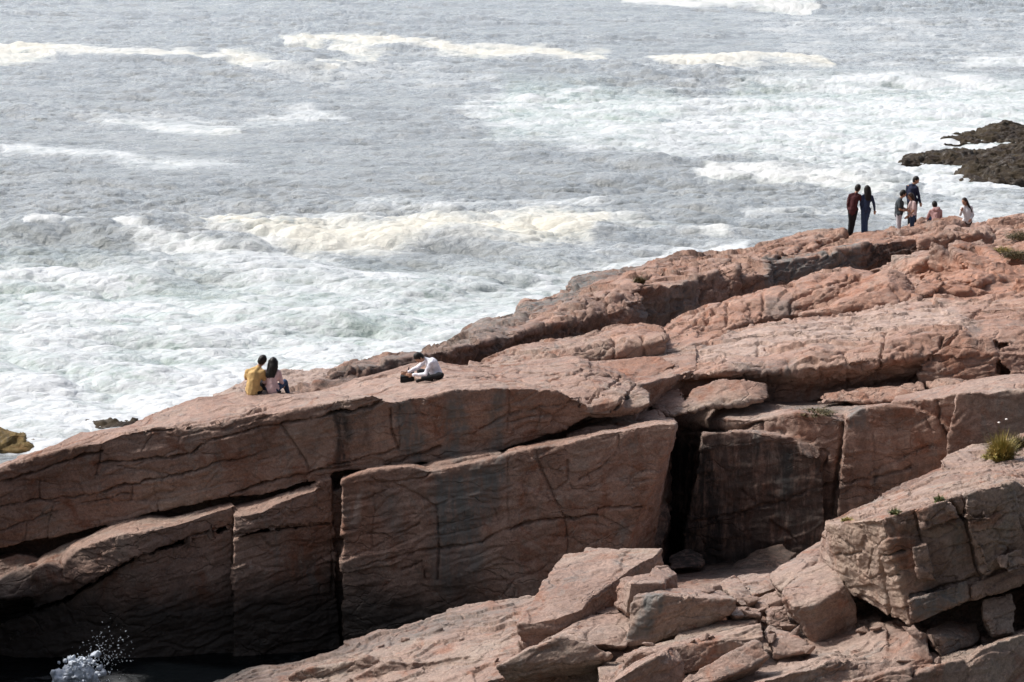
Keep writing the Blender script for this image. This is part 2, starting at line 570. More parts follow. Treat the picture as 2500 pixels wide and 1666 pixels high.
# top of the shelf running back to the right
sheet(bm, [pl('L', [(330, 1215), (450, 1238), (760, 1200), (1000, 1160), (1300, 1130), (1400, 1180), (1900, 1130), (2200, 1100), (2360, 1060)], (66.5, 68.5)),
           pl('L', [(250, 1330), (900, 1310), (1400, 1255), (1800, 1375), (2353, 1240)], (64.0, 65.5)),
           pl('C', [(1200, 275), (1540, 300), (1800, 310), (2080, 265)], (60.7, 62.0))], base=-1.5, back=3)
sheet(bm, [pl('L', [(850, 1270), (1100, 1200), (1290, 1140), (1400, 1160)], (66.8, 66.8)),
           pl('L', [(900, 1310), (1100, 1270), (1350, 1200), (1410, 1210)], (65.9, 65.9)),
           pl('L', [(960, 1318), (1100, 1310), (1350, 1230), (1415, 1225)], (65.8, 65.8))], back=0.8)
sheet(bm, [pl('L', [(350, 1330), (640, 1270), (740, 1225), (900, 1300)], (65.6, 65.6)),
           pl('L', [(340, 1360), (620, 1325), (780, 1290), (910, 1312)], (64.9, 64.9)),
           pl('L', [(340, 1372), (620, 1345), (790, 1305), (910, 1318)], (64.9, 64.9))], back=0.8)
# lower ledges, stepped out in front of the face
sheet(bm, [pl('B', [(225, 775), (300, 720), (400, 665), (560, 590), (690, 530), (830, 480), (990, 440), (1100, 455), (1200, 455), (1400, 395), (1560, 350)], (61.0, 60.75)),
           pl('B', [(225, 820), (330, 770), (420, 800), (500, 690), (600, 637), (790, 580), (1000, 555), (1200, 500), (1400, 430), (1500, 400), (1590, 372)], [59.75, 59.7, 59.7, 59.55, 59.4, 59.2, 59.15, 59.5, 59.9, 60.0, 60.1]),
           pl('B', [(225, 1080), (330, 1040), (430, 1010), (520, 960), (600, 910), (860, 750), (950, 700), (1250, 620), (1400, 580), (1480, 545), (1578, 520)], [59.75, 59.7, 59.65, 59.5, 59.4, 59.2, 59.2, 59.6, 59.9, 60.0, 60.1])],
      base=None, back=1.2)
sheet(bm, [pl('B', [(-60, 1130), (430, 985), (860, 735), (1250, 600), (1560, 500)], (61.5, 61.2)),
           pl('B', [(-60, 1180), (430, 1025), (620, 920), (860, 770), (950, 715), (1250, 630), (1600, 525)], [60.1, 59.9, 59.75, 59.45, 59.4, 59.75, 60.2]),
           pl('B', [(-60, 1500), (430, 1480), (860, 1450), (1610, 1400)], [60.0, 59.7, 59.4, 60.0])], base=-1.5, back=2)
sheet(bm, [pl('B', [(-60, 730), (0, 712), (120, 683), (200, 697), (265, 735)], 61.6),
           pl('B', [(-60, 760), (0, 745), (120, 710), (200, 720), (265, 745)], 61.0),
           pl('B', [(-60, 1000), (0, 900), (80, 850), (160, 800), (265, 775)], 60.8)], base=-1.5, back=1)
hull(bm, [at('B', *p) for p in ((-80, 930, 59.9), (0, 878, 59.9), (60, 838, 60.0), (222, 772, 60.1), (415, 850, 60.0), (400, 930, 59.9), (260, 985, 59.7),
                                (90, 985, 59.5), (0, 1008, 59.5), (-80, 1020, 59.5), (222, 760, 61.3), (-80, 880, 61.3), (430, 860, 61.3), (300, 1100, 61.3), (-80, 1200, 61.3))])
sheet(bm, [pl('B', [(1578, 372), (1750, 330), (1950, 272), (2240, 182)], (60.75, 60.55)),
           pl('B', [(1582, 445), (1680, 441), (1780, 420), (1850, 375), (1960, 330), (2140, 262), (2150, 215), (2240, 190)], [59.5, 59.4, 59.4, 59.5, 59.7, 60.0, 60.15, 60.3]),
           pl('B', [(1585, 590), (1700, 560), (1900, 522), (2240, 490)], [59.5, 59.45, 59.6, 60.2])], back=1.2)
sheet(bm, [pl('B', [(1575, 560), (1900, 505), (2250, 470)], (61.2, 61.2)),
           pl('B', [(1580, 600), (1900, 535), (2250, 505)], [59.65, 59.75, 60.25]),
           pl('B', [(1585, 1500), (2300, 1300)], (59.7, 60.3))], base=-1.5, back=2)
sheet(bm, [pl('B', [(2100, 300), (2420, 190)], 61.6), pl('B', [(2100, 330), (2420, 230)], 60.5), pl('B', [(2100, 1500), (2420, 1500)], 60.5)], base=-1.5, back=1.5)
hull(bm, [np.array(p) for p in ((-11.6, 57.6, 3.6), (-11.5, 60.1, 5.2), (-12.6, 60.2, 6.3), (-15.5, 60, 6.6), (-15, 56.6, 4.6), (-12, 56.2, 2.6), (-11.7, 56.6, -1.5), (-11.6, 60.3, -1.5), (-17, 60.4, -1.5), (-16, 56, -1.5))])  # added rock out of view, shaped to shade the gully and splash
sheet(bm, [pl('A', [(-1100, 1400), (-45, 952)], (63.2, 62.2)), pl('A', [(-1100, 1440), (-45, 982)], (61.8, 61.1)), pl('A', [(-1100, 1900), (-45, 1500)], (61.8, 61.1))], base=-1.5, back=2)
# the prow: big lower block with the slanting right edge
sheet(bm, [pl('C', [(100, 868), (250, 828), (400, 796), (560, 778), (750, 800), (900, 742), (1160, 690), (1500, 592), (1850, 540), (2200, 472), (2348, 492)], (60.6, 62.6)),
           pl('C', [(95, 890), (230, 845), (400, 815), (560, 800), (690, 838), (900, 795), (1200, 735), (1250, 702), (1400, 680), (1600, 655), (1850, 580),
                    (2100, 540), (2250, 515), (2353, 515)], (59.3, 58.6)),
           pl('C', [(105, 1750), (1100, 1740), (1885, 1720)], (59.5, 58.9))], base=-1.5, back=1.5, drop=0.2)
# thin shelf leaves under the overhang
sheet(bm, [pl('C', [(640, 790), (900, 722), (1080, 690), (1170, 705)], 60.4), pl('C', [(690, 815), (900, 760), (1100, 715), (1170, 712)], 59.7),
           pl('C', [(700, 835), (900, 775), (1100, 725), (1170, 718)], 59.7)], back=0.6)
sheet(bm, [pl('C', [(1600, 560), (1750, 505), (1900, 470), (2070, 500)], 61.4), pl('C', [(1620, 585), (1760, 540), (1900, 530), (2070, 535)], 60.4),
           pl('C', [(1640, 620), (1760, 580), (1900, 555), (2075, 545)], 60.3)], back=0.8)
me = remesh(bm, 0.026)
CR = [('A', [(0, 1047), (200, 985), (500, 885), (690, 845)], 5.5, .16), ('A', [(690, 775), (670, 880), (650, 1000)], 4, .07),
      ('A', [(640, 930), (760, 910), (1100, 880), (1290, 850), (1400, 760), (1550, 730), (1700, 690), (1900, 655), (2000, 630), (2353, 560)], 5, .15),
      ('C', [(0, 445), (250, 412), (370, 368)], 5.5, .16), ('A', [(920, 692), (1180, 690), (1380, 652), (1620, 600), (1800, 545)], 5.5, .14),
      ('A', [(0, 1215), (250, 1165), (500, 1150), (800, 1075), (1100, 1015), (1300, 975), (1450, 920), (1650, 880), (1800, 830)], 4, .10),
      ('A', [(640, 1000), (780, 990), (950, 960)], 3.5, .05), ('A', [(1900, 665), (1960, 740), (2060, 900), (2090, 960)], 4, .07),
      ('A', [(1550, 1140), (1800, 1050), (2000, 1000), (2353, 935)], 5.5, .16), ('A', [(890, 1080), (880, 1170)], 4, .06),
      ('A', [(1060, 1150), (1065, 1240)], 4, .06), ('A', [(1040, 1080), (1040, 1200)], 3.5, .04), ('A', [(1020, 690), (1015, 740), (960, 830)], 3.5, .06),
      ('A', [(0, 1370), (180, 1310), (450, 1220), (890, 1110)], 3.5, .06), ('A', [(380, 1170), (330, 1300), (320, 1420)], 3.5, .05),
      ('A', [(180, 1310), (160, 1440)], 3.5, .04), ('A', [(260, 1010), (265, 1160)], 5, .06),
      ('B', [(0, 1160), (430, 1010), (600, 910), (860, 750), (950, 700), (1250, 620), (1560, 510)], 7, .22), ('B', [(760, 590), (840, 720)], 4, .06),
      ('B', [(1575, 380), (1570, 980)], 4, .10), ('B', [(1580, 580), (1900, 520), (2240, 490)], 5, .12), ('B', [(420, 720), (410, 850), (560, 910)], 4, .07),
      ('B', [(430, 1020), (500, 1180)], 4, .06), ('B', [(225, 780), (200, 960)], 3, .03), ('B', [(2240, 490), (2250, 900)], 5, .1),
      ('C', [(290, 862), (350, 905), (420, 910), (520, 940), (740, 1080), (750, 1340), (745, 1567)], 4.5, .09), ('C', [(480, 935), (260, 1010), (120, 1050)], 3.5, .05),
      ('C', [(320, 1230), (550, 1130), (740, 1110)], 3.5, .05), ('C', [(230, 1390), (620, 1180)], 3.5, .05), ('C', [(1220, 740), (1215, 1000), (1225, 1200)], 4, .06),
      ('C', [(1410, 700), (1440, 820), (1500, 950), (1600, 1140), (1620, 1300), (1610, 1500)], 4.5, .08),
      ('C', [(1160, 1230), (1270, 1200), (1600, 1150), (1820, 1130)], 6, .16), ('C', [(1050, 1310), (1160, 1230)], 5, .12),
      ('C', [(540, 1400), (700, 1360), (1050, 1310)], 5, .10), ('C', [(220, 1470), (540, 1390)], 4.5, .08), ('C', [(1820, 1080), (2140, 1070)], 5, .12),
      ('C', [(1820, 1080), (1810, 1350)], 3.5, .04), ('C', [(1620, 760), (1620, 900), (1540, 950), (1490, 960)], 4, .06),
      ('C', [(1970, 600), (1940, 730), (1800, 830), (1700, 900)], 4, .06), ('C', [(1850, 1130), (2050, 1250)], 4, .06), ('C', [(1130, 1090), (1170, 1220)], 4, .06),
      ('C', [(320, 1050), (300, 1250), (300, 1400)], 3.5, .04), ('C', [(690, 840), (640, 880), (440, 900)], 4.5, .1), ('C', [(500, 1500), (640, 1440), (660, 1567)], 4, .08),
      ('C', [(480, 380), (490, 680)], 4, .06), ('C', [(425, 420), (430, 560), (485, 690)], 5, .10), ('C', [(390, 800), (620, 720), (760, 665)], 5, .12),
      ('C', [(0, 800), (300, 730), (480, 680)], 5.5, .15), ('C', [(900, 600), (1050, 540), (1200, 460), (1440, 390), (1640, 380)], 4, .07),
      ('C', [(1640, 380), (1750, 370), (1900, 270), (1980, 200)], 5, .12), ('C', [(1920, 430), (2000, 340), (2080, 255)], 5.5, .14),
      ('C', [(1230, 275), (1230, 420), (1210, 560)], 3.5, .05), ('C', [(1500, 230), (1700, 160), (1800, 165)], 4, .07), ('C', [(1750, 330), (1850, 290)], 4, .07),
      ('C', [(1430, 390), (1440, 480), (1400, 560)], 3.5, .05), ('C', [(480, 215), (750, 190), (1000, 210), (1300, 170)], 4, .05),
      ('L', [(620, 1180), (780, 1100)], 4, .06), ('L', [(990, 1300), (1200, 1290), (1400, 1230)], 5, .10), ('L', [(1330, 1300), (1600, 1290), (1800, 1390)], 5, .10),
      ('L', [(1230, 1400), (1420, 1330)], 4, .06), ('L', [(1570, 1420), (1700, 1370)], 4, .06)]
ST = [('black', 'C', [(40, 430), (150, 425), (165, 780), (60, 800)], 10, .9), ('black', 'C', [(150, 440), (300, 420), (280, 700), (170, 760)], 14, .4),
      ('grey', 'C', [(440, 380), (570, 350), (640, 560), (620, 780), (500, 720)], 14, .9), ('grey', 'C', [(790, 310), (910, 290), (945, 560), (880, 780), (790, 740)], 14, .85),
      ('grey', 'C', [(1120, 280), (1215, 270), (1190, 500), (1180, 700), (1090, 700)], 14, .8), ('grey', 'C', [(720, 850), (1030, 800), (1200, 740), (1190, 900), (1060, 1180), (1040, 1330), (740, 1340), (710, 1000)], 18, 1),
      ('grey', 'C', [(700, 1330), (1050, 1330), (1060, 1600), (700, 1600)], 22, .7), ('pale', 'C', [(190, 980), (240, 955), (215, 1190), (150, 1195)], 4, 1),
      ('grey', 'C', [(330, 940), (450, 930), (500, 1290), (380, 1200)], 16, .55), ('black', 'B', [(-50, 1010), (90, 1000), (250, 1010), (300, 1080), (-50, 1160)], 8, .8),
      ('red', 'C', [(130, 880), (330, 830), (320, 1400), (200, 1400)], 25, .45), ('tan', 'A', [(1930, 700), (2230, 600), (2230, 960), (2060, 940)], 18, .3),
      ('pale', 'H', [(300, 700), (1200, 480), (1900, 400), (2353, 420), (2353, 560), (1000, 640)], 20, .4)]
rockify(me, cracks=CR, stains_shade=ST, terr=0.035, terr_h=0.45, terr_face=0.5, seed=1, step=0.022, groove=0.035, big=0.04, cell=1.9, bed=0.5, facet=.035)
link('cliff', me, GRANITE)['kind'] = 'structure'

# ------------------------------------------------------------------ gully wall: the shaded recess at the right of the prow
bm = bmesh.new()
sheet(bm, [pl('E', [(270, 165), (420, 125), (560, 92), (760, 78), (1000, 85), (1180, 85), (1450, 70), (1790, 60)], (65, 64)),
           pl('E', [(280, 197), (460, 170), (600, 160), (770, 165), (850, 150), (980, 119), (1100, 130), (1218, 165), (1225, 170), (1320, 130), (1450, 110), (1790, 200)], [65.2, 64.2, 63.2, 63, 62.8, 62.5, 62.3, 62.2, 62.2, 62, 61.9, 61.6]),
           pl('E', [(200, 1000), (500, 1000), (700, 990), (1150, 960), (1790, 760)], [65.4, 63.4, 63, 62.4, 61.6])], base=-1.5, back=3)
sheet(bm, [pl('E', [(480, 232), (660, 212), (800, 225), (960, 252), (1010, 280), (1110, 365)], (63, 62.4)),
           pl('E', [(475, 243), (660, 224), (800, 237), (960, 262), (1010, 292), (1110, 376)], (62.5, 61.9)),
           pl('E', [(330, 1000), (1135, 900)], (62.9, 61.9))], base=-1.5, back=1)
hull(bm, [at('E', *p) for p in ((985, 300, 61.7), (1020, 290, 62.0), (1110, 372, 61.8), (1060, 377, 61.4), (990, 350, 61.7), (980, 250, 62.6), (1110, 300, 62.6))])
sheet(bm, [pl('E', [(1232, 150), (1320, 98), (1450, 78), (1600, 92), (1700, 128), (1800, 205)], (62.4, 62)),
           pl('E', [(1238, 165), (1320, 106), (1450, 85), (1600, 100), (1700, 138), (1795, 215)], (61.5, 61.0)),
           pl('E', [(1165, 1000), (1790, 640)], (61.7, 61.2))], base=-1.5, back=1)
sheet(bm, [pl('O', [(1620, 275), (1850, 235), (2230, 160), (2400, 155)], (63.5, 62.5)),
           pl('O', [(1600, 308), (1870, 290), (1960, 258), (2050, 236), (2400, 200)], (61.6, 60.3)),
           pl('O', [(1700, 430), (1880, 500), (2400, 500)], (61.6, 60.5))], base=-1.5, back=2)
sheet(bm, [pl('E', [(1850, 15), (1960, 4), (2100, -8), (2250, -10)], (61, 60.6)),
           pl('E', [(1828, 26), (1960, 14), (2000, 22), (2060, 10), (2100, 2), (2250, 8)], (59.6, 59.2)),
           pl('E', [(1778, 282), (1830, 330), (2250, 330)], (59.9, 59.4))], base=-1.5, back=2)
sheet(bm, [pl('O', [(2384, 165), (3000, 60)], 64), pl('O', [(2384, 205), (3000, 110)], 60.6), pl('O', [(2384, 520), (3000, 420)], 60.4)], base=-1.5, back=2)
# floor of the recess: broken shaded rock
sheet(bm, [pl('E', [(150, 960), (500, 930), (850, 930), (1150, 880), (1500, 620), (1850, 480)], (63, 61)),
           pl('E', [(150, 1060), (600, 1030), (900, 1000), (1150, 960), (1500, 720), (1850, 560)], (58, 57)),
           pl('E', [(150, 1160), (600, 1140), (900, 1260), (1300, 1290), (2300, 1020)], (51, 49.5))], base=-1.5, back=1)
for h in (((280, 900, 61), (400, 850, 61.6), (480, 900, 61.2), (470, 960, 60.4), (300, 970, 60.2), (380, 880, 62.4)),
          ((640, 940, 61), (760, 860, 61.8), (900, 830, 62), (1000, 880, 61.2), (900, 950, 60.4), (680, 960, 60.2), (850, 900, 62.5)),
          ((340, 1055, 57), (440, 1000, 58.5), (640, 990, 58.2), (620, 1040, 56.6), (400, 1080, 56)),
          ((1340, 610, 58.5), (1700, 440, 58.9), (1790, 400, 59.4), (1800, 440, 58.2), (1480, 620, 57.5), (1400, 660, 57.5)),
          ((90, 720, 62.2), (160, 620, 62.4), (290, 615, 62.4), (300, 700, 62.2), (250, 850, 61.8), (80, 860, 61.6), (200, 640, 63.5))):
    hull(bm, [at('E', *p) for p in h])
me = remesh(bm, 0.04)
CR = [('O', [(370, 470), (520, 475), (700, 470), (840, 425)], 6, .22), ('O', [(845, 430), (850, 470)], 5, .1),
      ('O', [(390, 1010), (560, 985), (720, 940), (880, 900), (1000, 870), (1170, 800), (1300, 770)], 5, .12), ('O', [(730, 815), (810, 890)], 5, .1),
      ('O', [(900, 1000), (1050, 1110)], 4, .08), ('O', [(1180, 570), (1230, 610), (1190, 700)], 5, .1), ('O', [(1490, 400), (1490, 760)], 4, .05),
      ('O', [(1270, 790), (1700, 690)], 5, .1), ('O', [(1850, 300), (1870, 420), (1910, 520)], 6, .18), ('O', [(1320, 390), (1290, 640), (1240, 980)], 6, .25),
      ('O', [(680, 950), (660, 1100)], 4, .06), ('O', [(2050, 240), (2060, 400)], 3, .03), ('O', [(1740, 330), (1830, 480)], 4, .06)]
ST = [('grey', 'O', [(970, 620), (1040, 560), (1045, 860), (950, 890)], 12, .9), ('grey', 'O', [(1340, 350), (1450, 340), (1440, 450), (1350, 470)], 10, .8),
      ('grey', 'O', [(800, 500), (850, 480), (850, 620), (800, 640)], 10, .7), ('pale', 'O', [(560, 360), (880, 330), (960, 370), (820, 410), (500, 400)], 12, .8),
      ('pale', 'O', [(1600, 420), (1720, 420), (1720, 560), (1540, 590)], 25, .25), ('black', 'E', [(230, 250), (480, 240), (1000, 280), (1150, 400), (1150, 1000), (200, 1000)], 20, .8), ('black', 'E', [(200, 230), (560, 240), (640, 700), (620, 1000), (200, 1000)], 45, 1.0), ('black', 'E', [(1150, 480), (1800, 350), (1500, 640), (1150, 1000)], 25, .55), ('grey', 'O', [(920, 315), (1400, 320), (1280, 360), (960, 345)], 8, .7)]  # black on the recess wall: dark stain with the recess shade painted in
rockify(me, cracks=CR, stains_shade=ST, seed=2, step=0.02, groove=0.03, big=0.035, cell=2.0, bed=0.6, facet=.035)
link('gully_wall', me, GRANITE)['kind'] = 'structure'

# ------------------------------------------------------------------ the broad shelf behind
bm = bmesh.new()
sheet(bm, [pl('M', [(0, 800), (130, 745), (250, 690), (520, 630), (720, 590), (900, 560), (1150, 545), (1350, 520), (1500, 495), (1740, 455), (2000, 460), (2400, 395)], (71, 76)),
           pl('M', [(0, 940), (220, 870), (430, 815), (700, 770), (1000, 715), (1300, 690), (1600, 640), (1950, 600), (2400, 550)], (66.5, 69)),
           pl('M', [(0, 985), (220, 925), (430, 880), (600, 855), (720, 845), (860, 832), (1100, 792), (1230, 792), (1460, 735), (1700, 670), (1960, 650), (2200, 740), (2400, 745)], (65.0, 66)),
           pl('M', [(0, 1000), (220, 945), (430, 905), (600, 900), (720, 920), (860, 900), (1100, 880), (1230, 860), (1460, 830), (1700, 800), (2200, 800), (2400, 800)], (64.5, 65.2)),
           pl('O', [(165, 232), (300, 215), (500, 195), (860, 205), (1000, 255), (1200, 245), (1500, 225), (1740, 195), (2100, 182), (2190, 150), (2400, 140)], (65.1, 66.0))],
      base=-1.0, back=1.5, drop=0.6)
for f, h in (('M', ((1690, 985, 65.0), (1690, 870, 65.0), (1780, 770, 65.2), (1880, 702, 65.6), (2040, 690, 65.6), (2120, 705, 65.5), (2185, 790, 65.2), (2170, 930, 64.9), (2100, 960, 64.8), (1880, 690, 67), (2150, 700, 67), (1690, 900, 66.5))),
             ('M', ((1970, 640, 66.6), (2190, 568, 67.2), (2353, 560, 67.2), (2420, 640, 66.4), (2400, 735, 65.8), (2220, 735, 65.6), (2060, 680, 65.9), (2400, 560, 68.5), (1990, 620, 68))),
             ('M', ((2195, 760, 65.3), (2270, 735, 65.6), (2420, 740, 65.6), (2420, 935, 65.0), (2290, 935, 64.9), (2200, 850, 65.0), (2420, 740, 67))),
             ('O', ((212, 285, 63.9), (270, 240, 64.3), (390, 235, 64.3), (410, 280, 63.9), (340, 320, 63.6), (225, 332, 63.6), (300, 240, 65.2))),
             ('O', ((410, 290, 63.9), (430, 250, 64.2), (510, 205, 64.4), (620, 200, 64.4), (740, 198, 64.4), (880, 212, 64.4), (900, 290, 63.9), (760, 320, 63.6), (560, 345, 63.5), (470, 320, 63.6), (700, 200, 65.4))),
             ('O', ((210, 345, 63.5), (300, 320, 63.8), (440, 295, 63.8), (590, 320, 63.4), (500, 355, 63.2), (320, 392, 63.0), (300, 330, 64.5))),
             ('O', ((1165, 292, 64.2), (1190, 278, 64.4), (1360, 250, 64.6), (1560, 232, 64.6), (1810, 205, 64.8), (1840, 232, 64.2), (1600, 312, 63.7), (1300, 318, 63.8), (1170, 315, 63.9), (1400, 245, 65.6))),
             ('O', ((1795, 240, 64.2), (1870, 200, 64.6), (2000, 187, 64.7), (2040, 197, 64.3), (1950, 235, 64.0), (1850, 250, 63.9), (1950, 190, 65.3)))):
    hull(bm, [at(f, *p) for p in h])
# domes rising behind
sheet(bm, [pl('L', [(455, 1215), (560, 1115), (800, 1040), (1050, 990), (1300, 962), (1500, 910), (1700, 856), (1860, 845), (2000, 862), (2070, 892)], (70.5, 72)),
           pl('L', [(455, 1228), (650, 1150), (1000, 1085), (1340, 1040), (1640, 975), (1860, 925), (2065, 935)], (68.8, 70)),
           pl('L', [(455, 1240), (850, 1190), (1290, 1080), (1420, 1062), (1640, 1045), (1880, 1010), (2070, 960)], (67.9, 68.6)),
           pl('L', [(455, 1248), (850, 1225), (1290, 1140), (1420, 1205), (1640, 1185), (1900, 1125), (2080, 1105)], (67.7, 68.4))], base=-1, back=1.5, smooth=True)
sheet(bm, [pl('M', [(60, 645), (200, 558), (450, 462), (700, 396), (850, 362), (900, 365)], (76, 79)),
           pl('M', [(70, 665), (200, 600), (460, 500), (730, 420), (890, 370)], (74.5, 77)),
           pl('M', [(80, 700), (250, 650), (455, 580), (740, 490), (890, 430)], (73.6, 76)),
           pl('M', [(120, 745), (300, 690), (450, 642), (700, 560), (880, 520)], (73.2, 75.5))], base=-1, back=1.5, smooth=True)
sheet(bm, [pl('M', [(692, 525), (720, 448), (870, 352), (1000, 284), (1220, 254), (1380, 272), (1400, 305)], (77.5, 78.5)),
           pl('M', [(690, 540), (730, 470), (890, 395), (1100, 330), (1260, 300), (1390, 305)], (76.2, 77.4)),
           pl('M', [(690, 552), (780, 500), (905, 450), (1100, 390), (1280, 350), (1395, 340)], (75.4, 76.8)),
           pl('M', [(692, 562), (860, 548), (930, 542), (1110, 455), (1290, 420), (1400, 400)], (75.0, 76.4))], base=-1, back=1.5, smooth=True)
sheet(bm, [pl('M', [(930, 540), (1150, 395), (1300, 318), (1480, 254), (1600, 298), (1655, 360), (1685, 430)], (77.5, 77)),
           pl('M', [(930, 545), (1170, 440), (1340, 380), (1490, 345), (1600, 390), (1685, 440)], (75.8, 75.8)),
           pl('M', [(935, 550), (1190, 485), (1400, 452), (1500, 450), (1570, 470), (1680, 448)], (74.8, 75)),
           pl('M', [(1000, 565), (1200, 540), (1440, 522), (1560, 492), (1685, 460)], (74.6, 74.8))], base=-1, back=1.5, smooth=True)
sheet(bm, [pl('L', [(2000, 1010), (2160, 940), (2230, 950), (2353, 890)], (72, 73)), pl('L', [(1960, 1090), (2080, 1050), (2200, 1000), (2353, 950)], (70.2, 71)),
           pl('L', [(1920, 1120), (2060, 1100), (2200, 1060), (2353, 1010)], (69.8, 70.4))], base=0, back=1)
hull(bm, [at('M', *p) for p in ((1665, 370, 76.2), (1740, 305, 77), (1790, 305, 77), (1845, 345, 76.4), (1745, 420, 75.6), (1680, 430, 75.8), (1800, 310, 78), (1690, 410, 77.5))])
# rubbly reddish slope at the right
sheet(bm, [pl('M', [(1560, 240), (1700, 205), (1950, 185), (2130, 125), (2420, 40)], (89, 94)),
           pl('M', [(1600, 300), (1700, 280), (1900, 290), (2100, 240), (2420, 160)], (84, 86)),
           pl('M', [(1640, 380), (1780, 400), (2000, 380), (2420, 300)], (79, 80)),
           pl('M', [(1660, 430), (1760, 470), (2000, 470), (2420, 395)], (76, 76.6))], base=-1, back=3)
sheet(bm, [pl('M', [(2384, 420), (3100, 300)], 76), pl('M', [(2384, 575), (3100, 480)], 69), pl('M', [(2384, 750), (3100, 700)], 66), pl('M', [(2384, 950), (3100, 900)], 65.5)], base=-1, back=3)
for k in range(46):
    t, s = rng.random(), rng.random()
    x = 1640 + 760 * t; y = 210 + 230 * s - 90 * t
    Y = 88 - 11 * s + rng.normal() * .3
    c = at('M', x, y, Y); r = rng.uniform(.25, .7)
    hull(bm, [c + np.array((rng.normal() * r * 1.3 + .3 * r, rng.normal() * r, rng.normal() * r * .42)) for _ in range(9)])
me = remesh(bm, 0.038)
CR = [('M', [(1460, 720), (1430, 860), (1400, 1010)], 6, .2), ('M', [(850, 850), (860, 960)], 4.5, .08), ('M', [(1200, 790), (1230, 850), (1220, 1030)], 5, .10),
      ('M', [(730, 990), (900, 970), (1050, 965), (1230, 920), (1400, 890)], 5, .12), ('M', [(1840, 690), (1780, 790), (1710, 860), (1640, 960), (1600, 1000)], 6, .2),
      ('M', [(1960, 640), (1870, 720), (1800, 750)], 5, .14), ('M', [(1100, 860), (1200, 830)], 4, .06), ('M', [(900, 800), (1150, 800), (1300, 770), (1440, 780)], 4, .06),
      ('M', [(220, 780), (440, 690), (560, 622), (930, 562), (1160, 548)], 5, .14), ('M', [(1950, 610), (2100, 520), (2180, 440)], 5, .1), ('M', [(1480, 660), (1460, 720)], 5, .08),
      ('M', [(1250, 730), (1350, 700), (1500, 660)], 3.5, .05), ('M', [(1000, 850), (1180, 840)], 4, .07), ('M', [(1500, 760), (1600, 740)], 5, .1), ('M', [(120, 900), (420, 830)], 4, .08),
      ('M', [(660, 740), (650, 800)], 5, .1), ('M', [(700, 760), (860, 730), (1000, 700)], 5, .1), ('M', [(1500, 600), (1740, 560), (1900, 580)], 4, .06), ('M', [(1600, 520), (1900, 500)], 4, .05),
      ('M', [(700, 830), (720, 1000)], 4, .05), ('M', [(1830, 850), (1820, 960)], 4, .05), ('M', [(1590, 780), (1600, 990)], 3.5, .04), ('M', [(0, 1010), (200, 960), (420, 900)], 4, .05),
      ('M', [(250, 880), (430, 830), (440, 850)], 5, .1), ('M', [(1150, 690), (1300, 660), (1460, 640)], 3.5, .04), ('M', [(1760, 690), (1830, 670)], 4, .06),
      ('L', [(1340, 1050), (1200, 1100), (1050, 1120), (820, 1170)], 4.5, .10), ('L', [(1630, 1010), (1620, 1170)], 4.5, .08), ('L', [(640, 1180), (780, 1090)], 4, .06),
      ('L', [(1330, 1062), (1560, 1052), (1640, 1015)], 5, .1), ('L', [(1880, 1000), (1900, 1120)], 6, .14), ('L', [(1350, 1050), (1400, 990), (1480, 950)], 4, .06),
      ('M', [(460, 480), (455, 625)], 5, .10), ('M', [(380, 530), (300, 610), (250, 650)], 5, .12), ('M', [(330, 550), (230, 620), (160, 690)], 5, .10), ('M', [(430, 480), (340, 600), (290, 660)], 4.5, .1),
      ('M', [(290, 540), (180, 620)], 4, .08), ('M', [(690, 430), (680, 560)], 5, .1),
      ('M', [(880, 450), (1100, 360), (1220, 310), (1310, 300)], 6, .2), ('M', [(870, 450), (860, 540)], 5, .1), ('M', [(1180, 390), (1150, 420)], 5, .1), ('M', [(1310, 300), (1180, 370)], 5, .14),
      ('M', [(1320, 360), (1430, 340)], 4, .06), ('M', [(1380, 410), (1450, 380)], 4, .06), ('M', [(1250, 360), (1350, 355)], 4, .06), ('M', [(1480, 345), (1560, 440), (1590, 480)], 4, .06),
      ('M', [(900, 300), (1000, 290), (1100, 260)], 4, .06), ('M', [(1000, 340), (1140, 300)], 4, .05), ('M', [(1180, 545), (1330, 525), (1550, 500)], 5, .12)]
ST = [('pale', 'M', [(200, 860), (560, 640), (1150, 560), (1500, 510), (1900, 480), (2000, 590), (1400, 690), (1000, 740), (600, 810)], 18, .95),
      ('red', 'M', [(1560, 250), (1700, 210), (2130, 130), (2420, 40), (2420, 400), (2000, 480), (1760, 470), (1700, 330)], 20, .8),
      ('red', 'M', [(700, 760), (900, 700), (1010, 700), (900, 760), (720, 810)], 8, .8), ('red', 'M', [(100, 680), (450, 460), (470, 640), (150, 740)], 15, .5), ('red', 'M', [(450, 460), (740, 400), (700, 560), (460, 640)], 15, .4),
      ('grey', 'M', [(480, 870), (900, 850), (880, 960), (700, 990), (480, 960)], 22, .6), ('grey', 'M', [(700, 450), (880, 430), (860, 545), (700, 560)], 12, .6),
      ('tan', 'M', [(860, 830), (1240, 800), (1220, 930), (860, 960)], 18, .35), ('grey', 'M', [(1960, 600), (2080, 590), (2070, 680), (1970, 660)], 10, .5),
      ('black', 'O', [(830, 210), (930, 220), (920, 310), (840, 300)], 10, .6), ('tan', 'L', [(1300, 1080), (1600, 1060), (1600, 1180), (1320, 1150)], 10, .6),
      ('grey', 'M', [(220, 790), (450, 690), (560, 640), (560, 665), (250, 810)], 5, .5)]
ST += [('red', 'M', [(-300, 200), (2500, 200), (2500, 1100), (-300, 1100)], 5, .28), ('red', 'M', [(60, 660), (480, 440), (880, 340), (1250, 240), (1650, 300), (1680, 470), (1000, 560), (300, 720)], 15, .5)]
